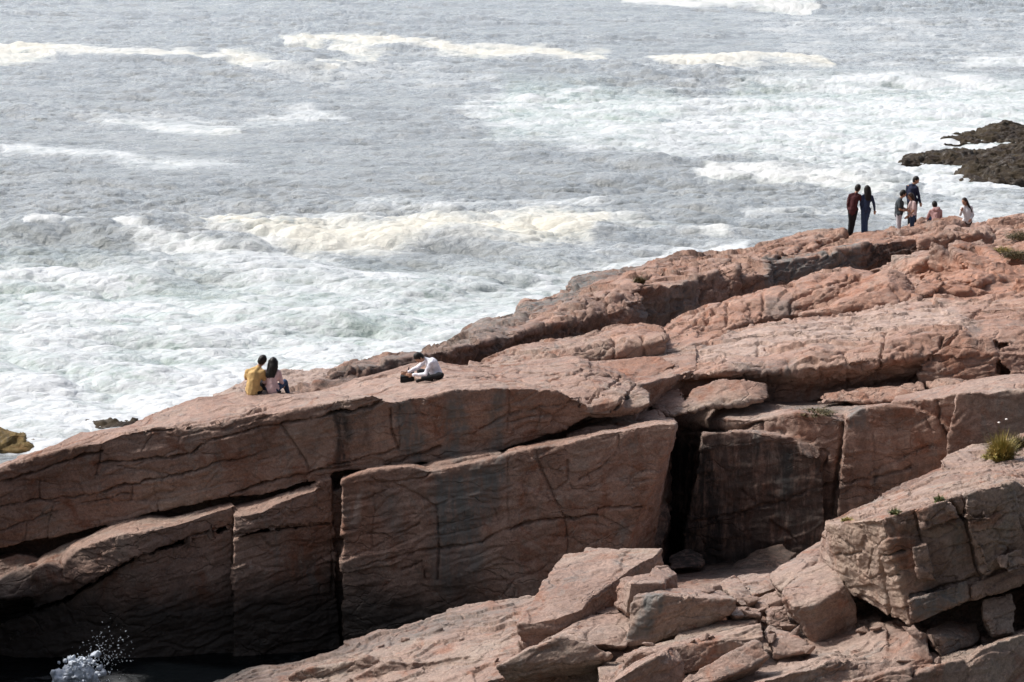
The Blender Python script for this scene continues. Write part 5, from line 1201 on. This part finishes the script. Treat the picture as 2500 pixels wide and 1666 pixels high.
for (p, q) in (((205, 1626), (225, 1600)), ((225, 1600), (243, 1596)), ((200, 1634), (208, 1622)), ((190, 1634), (203, 1632)), ((175, 1615), (200, 1610)), ((246, 1630), (250, 1621))):
    for t in np.linspace(0, 1, 9):
        c = unproj(p[0] + (q[0] - p[0]) * t + rng.normal() * .5, p[1] + (q[1] - p[1]) * t + rng.normal() * .5, 57.4)
        bmesh.ops.create_icosphere(b, subdivisions=1, radius=.028, matrix=Matrix.Translation(c))
me = remesh(b, 0.022)
co = get_co(me); no = get_no(me)
me.vertices.foreach_set('co', (co + no * (0.08 * fbm(co / .22, 3, 9) + .03 * fbm(co / .06, 2, 10))[:, None]).astype(np.float32).ravel())
splash = tag(link('splash', me, FOAM), 'white splash of water bursting up from the dark gully', 'splash')
b = bmesh.new()
for k in range(420):
    t = rng.random()
    x = 200 + 75 * t + rng.normal() * 28; y = 1650 - 75 * t + rng.normal() * 26
    c = unproj(x, y, 57.3 + rng.normal() * .4); r = abs(rng.normal()) * .0045 + .003
    mt = Matrix.Translation(c) @ Matrix.Rotation(rng.random() * 6, 4, 'Y') @ Matrix.Diagonal((1 + rng.random(), 1, 1, 1))
    bmesh.ops.create_icosphere(b, subdivisions=1, radius=r, matrix=mt)
me = bpy.data.meshes.new('droplets'); b.to_mesh(me); b.free()
link('droplets', me, FOAM, splash)['kind'] = 'stuff'


# ------------------------------------------------------------------ people
def ico(b, c, r, scale=(1, 1, 1), rot=None):
    mt = Matrix.Translation(c)
    if rot is not None: mt = mt @ rot
    bmesh.ops.create_icosphere(b, subdivisions=3, radius=r, matrix=mt @ Matrix.Diagonal((*scale, 1)))


_SPH = None


def cap(b, p, r, q, s):
    """tapered limb between two joints"""
    global _SPH
    if _SPH is None:
        t = bmesh.new(); bmesh.ops.create_icosphere(t, subdivisions=2, radius=1)
        _SPH = np.array([v.co[:] for v in t.verts]); t.free()
    hull(b, list(_SPH * r + np.array(p)) + list(_SPH * s + np.array(q)))


SKIN = plain('skin', (0.40, 0.235, 0.165), 0.6, 0.08, 30)
HAIR = plain('dark_hair', (0.012, 0.010, 0.009), 0.5, 0.5, 60)
HAIRB = plain('brown_hair', (0.030, 0.016, 0.012), 0.5, 0.5, 60)
CL = {k: plain(k, c, 0.9, 0.22, 9) for k, c in dict(
    maroon_cloth=(0.070, 0.022, 0.026), black_cloth=(0.014, 0.015, 0.018), navy_cloth=(0.018, 0.024, 0.055), denim=(0.035, 0.062, 0.125), denim_jacket=(0.028, 0.045, 0.095),
    slate_cloth=(0.045, 0.055, 0.065), grey_trousers=(0.42, 0.41, 0.45), pale_pink=(0.62, 0.47, 0.46), dusty_pink=(0.44, 0.27, 0.265), white_cloth=(0.72, 0.72, 0.74),
    yellow_cloth=(0.56, 0.38, 0.165), lilac_pink=(0.62, 0.46, 0.48), shoe_leather=(0.02, 0.018, 0.017), white_shirt=(0.80, 0.80, 0.88)).items()}
EYE = plain('eye', (0.02, 0.015, 0.012), 0.3, 0.1)


def fold(me, amp, seed):
    co = get_co(me); no = get_no(me)
    me.vertices.foreach_set('co', (co + no * (amp * fbm(co / np.array((.09, .09, .14)), 3, seed))[:, None]).astype(np.float32).ravel())
    me.update()


def person(label, loc, J, top, bot, hair, sleeves='long', h=1.74, shoes=True, girth=1.0, hairmat=None, hood=False, hem=0.05, group=None):
    """J: joints in metres about the person's base: x right in the picture, y away, z up. face: direction the face looks."""
    v = {k: np.array(p, float) for k, p in J.items() if k not in ('face', 'tilt')}
    face = np.array(J['face'], float); face /= np.linalg.norm(face)
    root = empty('person', loc)
    root['label'] = label; root['category'] = 'person'
    if group: root['group'] = group
    k = h / 1.74
    neck, head = v['neck'], v['head']
    up = head - neck; up = up / np.linalg.norm(up)
    side = np.cross(face, up); side /= np.linalg.norm(side)
    fw = np.cross(up, side)
    R = Matrix(((side[0], fw[0], up[0], 0), (side[1], fw[1], up[1], 0), (side[2], fw[2], up[2], 0), (0, 0, 0, 1)))
    hr = 0.108 * k

    def hl(a, b_, c):                     # head-local point
        return head + (side * a + fw * b_ + up * c) * k

    # body: one surface
    b = bmesh.new()
    ico(b, head, hr, (0.78, 0.94, 1.1), R)
    ico(b, hl(0, .03, -.06), .066 * k, (0.85, 1, 0.95), R)
    cap(b, hl(0, .09, .005), .010 * k, hl(0, .112, -.025), .014 * k)                     # nose
    cap(b, hl(-.022, .092, -.055), .009 * k, hl(.022, .092, -.055), .009 * k)             # lips
    cap(b, hl(-.03, .083, .03), .014 * k, hl(.03, .083, .03), .014 * k)                   # brow
    for s in (-1, 1):
        ico(b, hl(s * .085, -.005, -.005), .026 * k, (.4, .8, 1.1), R)                    # ears
    cap(b, neck - up * .03, .056 * k, head - up * .07, .050 * k)
    ch, pe = v['chest'], v['pelvis']
    cap(b, ch, .125 * k * girth, pe, .125 * k * girth)
    for s in ('l', 'r'):
        sh, el, wr = v['sh' + s], v['el' + s], v['wr' + s]
        hp, kn, an, to = v['hip' + s], v['kn' + s], v['an' + s], v['to' + s]
        cap(b, sh, .055 * k, neck - up * .05, .05 * k)
        cap(b, sh, .052 * k, ch, .09 * k)
        cap(b, sh, .052 * k, el, .038 * k); cap(b, el, .038 * k, wr, .026 * k)
        cap(b, pe, .11 * k, hp, .09 * k)
        cap(b, hp, .085 * k, kn, .056 * k); cap(b, kn, .054 * k, an, .036 * k); cap(b, an, .038 * k, to, .028 * k)
        # hand: palm, four fingers bent at the knuckle, a thumb from the side
        d = wr - el; d /= np.linalg.norm(d)
        hdir = v.get('hd' + s)
        if hdir is not None: d = hdir / np.linalg.norm(hdir)
        ax = np.cross(d, np.array((0, 1, 0)) if abs(d[1]) < .8 else np.array((0, 0, 1))); ax /= np.linalg.norm(ax)
        nrm = np.cross(ax, d)
        pm = wr + d * .085 * k
        for t in (-.028, -.009, .010, .028):
            cap(b, wr + ax * t * .6 * k, .017 * k, pm + ax * t * k, .012 * k)
        for t, ln in ((-.030, .058), (-.010, .072), (.010, .078), (.030, .066)):
            a0 = pm + ax * t * k; a1 = a0 + (d * .6 * ln + nrm * .012) * k; a2 = a1 + (d * .42 * ln + nrm * .022) * k
            cap(b, a0, .0095 * k, a1, .0085 * k); cap(b, a1, .0085 * k, a2, .007 * k)
        t0 = wr + (d * .03 + ax * .030) * k; t1 = t0 + (d * .035 + ax * .028 + nrm * .01) * k
        cap(b, t0, .012 * k, t1, .010 * k); cap(b, t1, .010 * k, t1 + (d * .032 + nrm * .012) * k, .008 * k)
    link('body', remesh(b, 0.0085, 1), SKIN, root)
    for s in (-1, 1):
        b = bmesh.new(); ico(b, hl(s * .032, .088, .008), .011 * k)
        me_ = bpy.data.meshes.new('eye'); b.to_mesh(me_); b.free(); link('eye', me_, EYE, root)
    # top
    b = bmesh.new()
    lowr = pe - (pe - ch) / np.linalg.norm(pe - ch) * (-hem)
    cap(b, ch, .145 * k * girth, pe, .142 * k * girth); cap(b, pe, .142 * k * girth, lowr, .135 * k * girth)
    shv = v['shr'] - v['shl']
    for s in ('l', 'r'):
        sh, el, wr = v['sh' + s], v['el' + s], v['wr' + s]
        cap(b, sh, .058 * k, neck - up * .03, .058 * k); cap(b, sh, .060 * k, ch, .118 * k); cap(b, sh, .06 * k, pe + (ch - pe) * .45, .10 * k * girth)
        if sleeves == 'long':
            cap(b, sh, .062 * k, el, .053 * k); cap(b, el, .053 * k, wr - (wr - el) * .05, .040 * k)
        else:
            cap(b, sh, .070 * k, sh + (el - sh) * .75, .060 * k)
        cap(b, pe, .12 * k * girth, v['hip' + s] + (0, 0, .02), .108 * k * girth)
    cap(b, ch, .12 * k, neck - up * .05, .066 * k)
    cap(b, neck - up * .05, .070 * k, neck - up * .01, .062 * k)
    if hood:
        bk = -fw
        cap(b, neck + bk * .05 - side * .07, .07, neck + bk * .07 + side * .07, .07); cap(b, neck + bk * .09 - up * .05, .075, neck + bk * .05, .07)
    me_ = remesh(b, 0.013, 3); fold(me_, .012, int(abs(loc[0] * 50)) % 90 + 3)
    nm = {'hood': 'hoodie'}.get('hood' if hood else '', 'shirt')
    link(nm, me_, CL[top], root)
    # trousers
    b = bmesh.new()
    for s in ('l', 'r'):
        hp, kn, an = v['hip' + s], v['kn' + s], v['an' + s]
        cap(b, pe, .122 * k * girth, hp, .104 * k * girth); cap(b, hp, .102 * k * girth, kn, .070 * k); cap(b, kn, .070 * k, an + (kn - an) * .04, .054 * k)
    me_ = remesh(b, 0.013, 2); fold(me_, .009, 31)
    link('trousers', me_, CL[bot], root)
    if shoes:
        for s in ('l', 'r'):
            b = bmesh.new()
            an, to = v['an' + s], v['to' + s]
            bk_ = (an - to) / np.linalg.norm(an - to) * .05
            cap(b, an - (0, 0, .02) + bk_ * .5, .044 * k, to, .040 * k); cap(b, an, .048 * k, an - (0, 0, .02), .046 * k)
            link('shoe', remesh(b, 0.011, 1), CL['shoe_leather'], root)
    # hair
    b = bmesh.new()
    ico(b, hl(0, -.022, .022), hr * 1.08, (0.84, 0.92, 1.04), R)
    if hair == 'short':
        ico(b, hl(0, -.03, -.01), hr * .98, (0.84, 0.86, 1.0), R)
    elif hair == 'bob':
        for s in (-1, 1): cap(b, hl(s * .075, -.02, .03), .04, hl(s * .075, -.03, -.10), .03)
        cap(b, hl(0, -.05, .02), .085, hl(0, -.07, -.12), .06)
    else:
        dn = np.array((0, 0, -1.0)); L = float(hair)
        nb = neck - fw * .10 * k
        for a in np.linspace(-1, 1, 7):
            p0 = hl(a * .075, -.035 - .045 * (1 - a * a), .03); p1 = hl(a * .085, -.05 - .05 * (1 - a * a), -.12)
            p2 = nb + side * a * .085 + dn * (L - .04 * abs(a) + .02 * math.sin(a * 9)) - fw * .045
            if 'hairshift' in v: p2 = p2 + v['hairshift']
            cap(b, p0, .042, p1, .045); cap(b, p1, .045, p2, .020)
    me_ = remesh(b, 0.011, 1)
    co = get_co(me_); no = get_no(me_)
    rel = (co - head) @ np.stack([side, fw, up], 1) / k
    keep = sstep(.075, .035, rel[:, 1]) * 1.0 + sstep(.045, .08, rel[:, 2])
    co = co - no * (.03 * (1 - np.clip(keep, 0, 1)))[:, None] + no * (.006 * fbm(co / np.array((.02, .02, .12)), 2, 5))[:, None]
    me_.vertices.foreach_set('co', co.astype(np.float32).ravel()); me_.update()
    link('hair', me_, hairmat or HAIR, root)
    return root


def standing(h, **kw):
    """upright figure seen from behind (facing away), joints scaled by height"""
    k = h / 1.74
    J = dict(pelvis=(0, 0, .96), chest=(0, 0, 1.27), neck=(0, 0, 1.47), head=(0, .02, 1.63), shl=(-.165, 0, 1.385), shr=(.165, 0, 1.385), ell=(-.225, -.01, 1.11), elr=(.225, -.01, 1.11),
             wrl=(-.235, .05, .89), wrr=(.235, .05, .89), hipl=(-.085, 0, .90), hipr=(.085, 0, .90), knl=(-.09, .02, .50), knr=(.09, .02, .50), anl=(-.09, -.02, .08), anr=(.09, -.02, .08),
             tol=(-.11, .13, .035), tor=(.11, .13, .035), face=(0, 1, 0))
    J.update(kw)
    return {n: (tuple(np.array(p) * k) if n != 'face' else p) for n, p in J.items()}


def turn(J, deg):
    c, s = math.cos(math.radians(deg)), math.sin(math.radians(deg))
    return {n: (p[0] * c - p[1] * s, p[0] * s + p[1] * c, p[2]) for n, p in J.items()}


def foot(f, x, y, Y):
    """place on the rock for feet seen at a pixel"""
    p = at(f, x, y, Y)
    return p


GRP = None
# the pair standing at the crest
p = foot('P', 172, 1160, 96.3)
p[2] += np.clip(ground(p[0], p[1], p[2] + .5, .12) - p[2] - .02, -.06, .05)
J = standing(1.76, pelvis=(.07, 0, .96), chest=(.12, .01, 1.27), neck=(.17, .02, 1.46), head=(.23, .05, 1.61), shl=(-.03, .02, 1.375), shr=(.28, .0, 1.37), ell=(-.10, .0, 1.10), wrl=(-.06, .10, .88),
             elr=(.37, .02, 1.14), wrr=(.42, .22, 1.10), hipl=(.0, 0, .90), hipr=(.15, 0, .90), knl=(-.0, .02, .50), knr=(.10, .02, .50), anl=(-.04, -.02, .08), anr=(.04, .03, .08), tol=(-.06, .13, .035), tor=(.07, .18, .035), face=(.65, .75, -.15))
person('man in maroon shirt and black trousers standing with back turned, leftmost on the ridge', p, J, 'maroon_cloth', 'black_cloth', 'short', h=1.76, girth=1.02, hem=.12)
p = foot('P', 405, 1135, 96.3)
p[2] += np.clip(ground(p[0], p[1], p[2] + .5, .12) - p[2] - .02, -.06, .05)
J = standing(1.66, pelvis=(.03, 0, .96), chest=(.06, 0, 1.25), neck=(.08, .01, 1.46), head=(.07, .03, 1.63), shl=(-.08, .0, 1.37), shr=(.23, 0, 1.36), ell=(-.14, -.0, 1.10), wrl=(-.10, .1, .90), elr=(.31, -.01, 1.12), wrr=(.34, .03, .88),
             hipl=(-.05, 0, .90), hipr=(.12, 0, .90), knl=(-.06, .02, .5), knr=(.05, .02, .5), anl=(-.06, -.02, .08), anr=(.06, -.02, .08), face=(-.1, 1, -.05))
person('woman in blue denim jacket and jeans, long dark hair, standing beside man in maroon', p, J, 'denim_jacket', 'denim', '0.22', h=1.66, girth=.94)
# man in slate polo, facing right, holding the hand of the woman in pale pink
p = foot('P', 960, 1195, 97.3)
J = standing(1.72, pelvis=(0, 0, .96), chest=(.02, 0, 1.26), neck=(.06, 0, 1.45), head=(.14, 0, 1.61), shl=(.05, .17, 1.40), shr=(.01, -.18, 1.40), ell=(.12, .2, 1.13), wrl=(.32, .08, 1.03), elr=(.0, -.25, 1.10), wrr=(.28, -.14, 1.04),
             hipl=(0, .085, .9), hipr=(0, -.085, .9), knl=(.03, .09, .5), knr=(.0, -.09, .5), anl=(.0, .09, .08), anr=(-.03, -.09, .08), tol=(.14, .1, .035), tor=(.11, -.1, .035), face=(1, .1, -.2))
person('man in slate grey polo and light grey trousers, facing the woman in pale pink', p, J, 'slate_cloth', 'grey_trousers', 'short', sleeves='short', h=1.72, girth=1.08)
p = foot('P', 1175, 1190, 97.3)
J = standing(1.60, pelvis=(.03, 0, .98), chest=(.02, 0, 1.25), neck=(-.01, 0, 1.46), head=(-.07, -.01, 1.62), shl=(.05, -.18, 1.40), shr=(.0, .17, 1.40), ell=(.02, -.24, 1.12), wrl=(-.18, -.20, .92), elr=(-.10, .22, 1.16), wrr=(-.25, .08, 1.10),
             hipl=(.03, -.085, .92), hipr=(.03, .085, .92), knl=(.0, -.09, .5), knr=(.02, .09, .5), anl=(.05, -.09, .08), anr=(.03, .09, .08), tol=(-.09, -.1, .035), tor=(-.10, .1, .035), face=(-1, -.12, -.2))
person('woman in pale pink blouse, reddish brown hair, facing the man in slate grey polo', p, J, 'pale_pink', 'denim', 'bob', sleeves='short', h=1.60, girth=1.08, hairmat=HAIRB)
p = foot('P', 1185, 985, 98.6)
J = standing(1.78, pelvis=(-.02, 0, .96), chest=(-.02, 0, 1.27), neck=(.02, 0, 1.46), head=(.10, -.02, 1.60), shl=(-.16, .06, 1.38), shr=(.12, -.06, 1.36), ell=(-.17, .08, 1.10), wrl=(-.12, .14, .9), elr=(.19, -.07, 1.10), wrr=(.25, -.05, .86), face=(.85, -.25, -.45))
person('man in navy jacket looking down, standing highest behind the couple holding hands', p, J, 'navy_cloth', 'black_cloth', 'short', h=1.78, girth=1.05)
# seated figure in the dusty pink hoodie
p = foot('P', 1560, 985, 98.2)
J = dict(pelvis=(0, 0, .12), chest=(.05, .06, .44), neck=(.03, .12, .62), head=(.0, .17, .77), shl=(-.14, .08, .56), shr=(.2, .08, .57), ell=(-.24, .16, .3), elr=(.24, .2, .34), wrl=(-.18, .36, .26), wrr=(.14, .4, .26),
         hipl=(-.09, .04, .11), hipr=(.09, .04, .11), knl=(-.15, .42, .34), knr=(.14, .42, .34), anl=(-.13, .52, .0), anr=(.12, .52, .0), tol=(-.13, .64, -.02), tor=(.12, .64, -.02), face=(-.3, 1, -.1))
person('person in dusty pink hoodie sitting with back turned behind the ridge rock', p, J, 'dusty_pink', 'denim', 'short', h=1.62, hood=True)
# woman in white
p = foot('P', 2085, 1280, 97.0)
J = standing(1.62, pelvis=(.02, 0, .96), chest=(-.03, 0, 1.26), neck=(-.08, 0, 1.46), head=(-.13, -.03, 1.62), shl=(.12, .04, 1.40), shr=(-.22, -.06, 1.38), ell=(.2, .0, 1.12), wrl=(.1, -.14, 1.0), elr=(-.28, -.08, 1.14), wrr=(-.26, -.25, 1.3),
             knl=(.1, -.02, .5), knr=(-.08, -.02, .5), tol=(.11, -.13, .035), tor=(-.11, -.13, .035), face=(-.75, -.6, -.1), hairshift=(.13, -.03, -.05))
person('woman in white top and dark jeans, very long hair, rightmost of the ridge group', p, J, 'white_cloth', 'black_cloth', '0.36', h=1.62, hairmat=HAIRB)
# the couple sitting on the pink ledge
p = surf('S', 480, 1225, 5); p[2] -= .03; SY = p[1]
J = dict(pelvis=(-.02, 0, .11), chest=(.02, .07, .46), neck=(.13, .13, .66), head=(.21, .17, .80), shl=(-.13, .10, .55), shr=(.23, .06, .55), ell=(-.19, .22, .36), elr=(.26, .14, .32), wrl=(-.05, .40, .34), wrr=(.24, .32, .20),
         hipl=(-.08, .04, .10), hipr=(.10, .04, .10), knl=(-.1, .45, .30), knr=(.20, .46, .26), anl=(-.06, .62, -.08), anr=(.18, .66, -.1), tol=(-.06, .75, -.12), tor=(.18, .78, -.14), face=(.45, .9, -.2))
J = {n: (tuple(np.array(v_) * .93) if n != 'face' else v_) for n, v_ in J.items()}
person('man in mustard yellow shirt sitting with back turned on the pink ledge', p, J, 'yellow_cloth', 'black_cloth', 'short', sleeves='short', h=1.66, girth=1.10, hem=.05)
p = at('S', 985, 1195, SY + .05); p[2] -= .03
J = dict(pelvis=(0, 0, .10), chest=(.0, .05, .40), neck=(.02, .08, .57), head=(.03, .12, .72), shl=(-.15, .06, .50), shr=(.16, .06, .50), ell=(-.2, .1, .24), elr=(.22, .1, .25), wrl=(-.1, .3, .2), wrr=(.26, .28, .10),
         hipl=(-.08, .04, .09), hipr=(.10, .02, .08), knl=(.0, .42, .22), knr=(.30, .30, .20), anl=(.1, .58, -.08), anr=(.36, .52, -.16), tol=(.14, .68, -.12), tor=(.40, .62, -.2), face=(.1, 1, -.1), hairshift=(-.05, 0, 0))
J = {n: (tuple(np.array(v_) * .88) if n != 'face' else v_) for n, v_ in J.items()}
person('woman in lilac pink top, long dark hair, sitting beside the man in yellow', p, J, 'lilac_pink', 'denim', '0.22', h=1.62, girth=.95)
# cross-legged man bending over his camera bag
p = surf('T', 1330, 1225, 5); p[2] -= .03
J = dict(pelvis=(.11, .05, .13), chest=(-.0, .0, .39), neck=(-.15, -.06, .495), head=(-.28, -.11, .545), shl=(-.14, .16, .45), shr=(-.03, -.17, .43), ell=(-.32, .19, .27), elr=(-.13, -.26, .20), wrl=(-.53, .06, .19), wrr=(-.42, -.16, .17),
         hipl=(.08, .14, .11), hipr=(.12, -.06, .12), knl=(-.28, .30, .17), knr=(.21, -.32, .20), anl=(-.12, -.06, .09), anr=(-.20, -.26, .11), tol=(.0, -.12, .05), tor=(-.31, -.28, .06), face=(-.7, -.4, -.75), hdl=(-1, -.1, -.2), hdr=(-1, .1, .05))
person('man in white shirt and black trousers sitting cross-legged, bending over a camera bag', p, J, 'white_shirt', 'black_cloth', 'short', h=1.64, hem=.02, girth=1.06)
# camera bag with open flap, camera and strap
BLK = plain('black_nylon', (0.012, 0.013, 0.014), 0.7, 0.3, 40)
MET = plain('camera_body', (0.018, 0.018, 0.018), 0.4, 0.2, 60)
STRAP = plain('tan_strap', (0.38, 0.27, 0.19), 0.8, 0.15, 40)


def rbox(name, size, loc, m_, parent, rz=0.0, rx=0.0, bev=.012):
    b_ = bmesh.new(); bmesh.ops.create_cube(b_, size=1, matrix=Matrix.Diagonal((*size, 1)))
    bmesh.ops.bevel(b_, geom=b_.edges[:], offset=bev, segments=2, affect='EDGES')
    me_ = bpy.data.meshes.new(name); b_.to_mesh(me_); b_.free()
    o = link(name, me_, m_, parent); o.location = loc; o.rotation_euler = (rx, 0, rz)
    return o


q = surf('T', 555, 1262, 5); q[2] -= .02
bag = empty('camera_bag', q); tag(bag, 'black open camera bag on the pink rock in front of the cross-legged man', 'bag')
rbox('bag_body', (.31, .20, .145), (0, 0, .072), BLK, bag)
rbox('flap', (.29, .012, .10), (0, .105, .17), BLK, bag, rx=-.35, bev=.004)
rbox('pocket', (.22, .03, .09), (0, -.112, .06), BLK, bag, bev=.008)
b = bmesh.new()
pts = [(.15, -.08, .14), (.175, -.12, .09), (.18, -.14, .03), (.22, -.16, .006), (.28, -.15, .006)]
for a_, c_ in zip(pts[:-1], pts[1:]): cap(b, a_, .012, c_, .012)
link('strap', remesh(b, .007), STRAP, bag)
cm = empty('camera', q + np.array((.02, -.0, .15))); tag(cm, 'dark camera standing on the open camera bag under the man\'s hands', 'camera')
rbox('camera_body', (.13, .06, .075), (-.02, 0, .045), MET, cm, rz=.3)
rbox('prism_hump', (.045, .05, .03), (-.02, 0, .095), MET, cm, rz=.3, bev=.008)
b = bmesh.new(); cap(b, (-.03, -.03, .045), .032, (-.045, -.10, .045), .035); link('lens', remesh(b, .008), MET, cm)
b = bmesh.new(); cap(b, (.0, .02, .09), .016, (.015, .03, .17), .014); link('flash', remesh(b, .007), MET, cm)

# ------------------------------------------------------------------ plants in the cracks
def leafmat(name, c1, c2):
    m_, nt_, n_, l_, bs_ = new_mat(name)
    t_ = n_.new('ShaderNodeTexCoord').outputs['Object']
    l_.new(ramp(n_, l_, noise(n_, l_, t_, 9, 3), [(0.35, c1), (0.65, c2)]), bs_.inputs['Base Color'])
    bs_.inputs['Roughness'].default_value = .7
    return m_


GRASS = leafmat('tuft_leaf', (0.18, 0.16, 0.03), (0.32, 0.23, 0.06))
GREEN = leafmat('green_leaf', (0.05, 0.08, 0.02), (0.15, 0.14, 0.045))
MOSS = leafmat('heath_leaf', (0.05, 0.05, 0.018), (0.14, 0.095, 0.035))
PETAL = plain('petal', (0.8, 0.75, 0.72), .6, .1)


def tuft(f, x, y, Y, w, h, n, m_, label, name='grass_tuft', cat='plant', flowers=(), group=None, lean=0.0):
    p = surf(f, x, y, 8)
    c = at(f, x, y, Y) if p is None else p
    b_ = bmesh.new()
    for k in range(n):
        a = rng.random() * 6.283; r = w * rng.random() ** .6 * .5
        p0 = np.array((math.cos(a) * r * .55, math.sin(a) * r * .55, -.03))
        ln = h * (.45 + .6 * rng.random()) * (1 - .45 * (r / (w * .5)))
        out = np.array((math.cos(a), math.sin(a), 0)) * (w * .42 * rng.random()) + rng.normal(size=3) * .12 * h + np.array((lean * h, 0, 0))
        p1 = p0 + out * .4 + np.array((0, 0, ln * .6)); p2 = p0 + out + np.array((0, 0, ln))
        s = np.array((-math.sin(a), math.cos(a), 0)) * (.003 + .005 * rng.random())
        v0, v1 = b_.verts.new(p0 - s), b_.verts.new(p0 + s); v2, v3 = b_.verts.new(p1 + s), b_.verts.new(p1 - s); v4 = b_.verts.new(p2)
        b_.faces.new((v0, v1, v2, v3)); b_.faces.new((v3, v2, v4))
        for _ in range(3):                    # small leaves off the stem
            q0 = p0 + (p1 - p0) * (.4 + .6 * rng.random()); d = rng.normal(size=3) * .022; e = np.cross(d, (0, 0, 1.0)) * .6
            b_.faces.new([b_.verts.new(t) for t in (q0, q0 + d * .5 + e, q0 + d * 1.4, q0 + d * .5 - e)])
    me_ = bpy.data.meshes.new(name); b_.to_mesh(me_); b_.free()
    o = link(name, me_, m_); o.location = c
    tag(o, label, cat, group)
    for fx, fy in flowers:
        b_ = bmesh.new()
        e = np.array((fx, 0, fy))
        cap(b_, (fx * .4, 0, .1), .004, e, .003)
        link('stem', remesh(b_, .004), GREEN, o)
        b_ = bmesh.new(); ico(b_, e, .026, (1, 1, .6)); me_ = bpy.data.meshes.new('flower'); b_.to_mesh(me_); b_.free()
        link('flower', me_, PETAL, o)
    return o


tuft('K', 2120, 270, 52.2, .62, .56, 1100, GRASS, 'bushy yellow-green tuft on the ledge at the right edge', flowers=((-.06, .66), (.07, .72)))
tuft('K', 1985, 250, 52.6, .45, .16, 160, GRASS, 'low yellowish sprig spreading left of the bushy tuft')
tuft('K', 2290, 130, 54.8, .5, .3, 260, MOSS, 'dark green plant in shade behind the bushy tuft')
tuft('K', 985, 838, 48.4, .24, .16, 50, GREEN, 'small green spiky plant in a crack near the corner of the high block')
tuft('K', 1445, 700, 48.4, .26, .18, 50, GREEN, 'thin yellow-green sprig on the sloping top of the high block')
tuft('K', 470, 915, 49.8, .26, .13, 60, GRASS, 'dry tan tuft at the back corner of the high block')
tuft('O', 1180, 352, 63.6, 1.1, .10, 260, MOSS, 'low mossy growth along the ledge above the gully wall', cat='plant')
tuft('L', 1858, 445, 84.6, .5, .34, 160, MOSS, 'dark green plant growing in a crack of the far ridge')
tuft('M', 2330, 40, 92, 1.6, .35, 420, MOSS, 'olive heath patch at the top right edge', cat='plant')
tuft('M', 2320, 165, 84, 1.3, .32, 360, MOSS, 'olive heath patch lower on the reddish slope at the right edge')
tuft('M', 2240, 120, 88, .8, .22, 160, GRASS, 'small yellowish heath patch left of the olive patches')
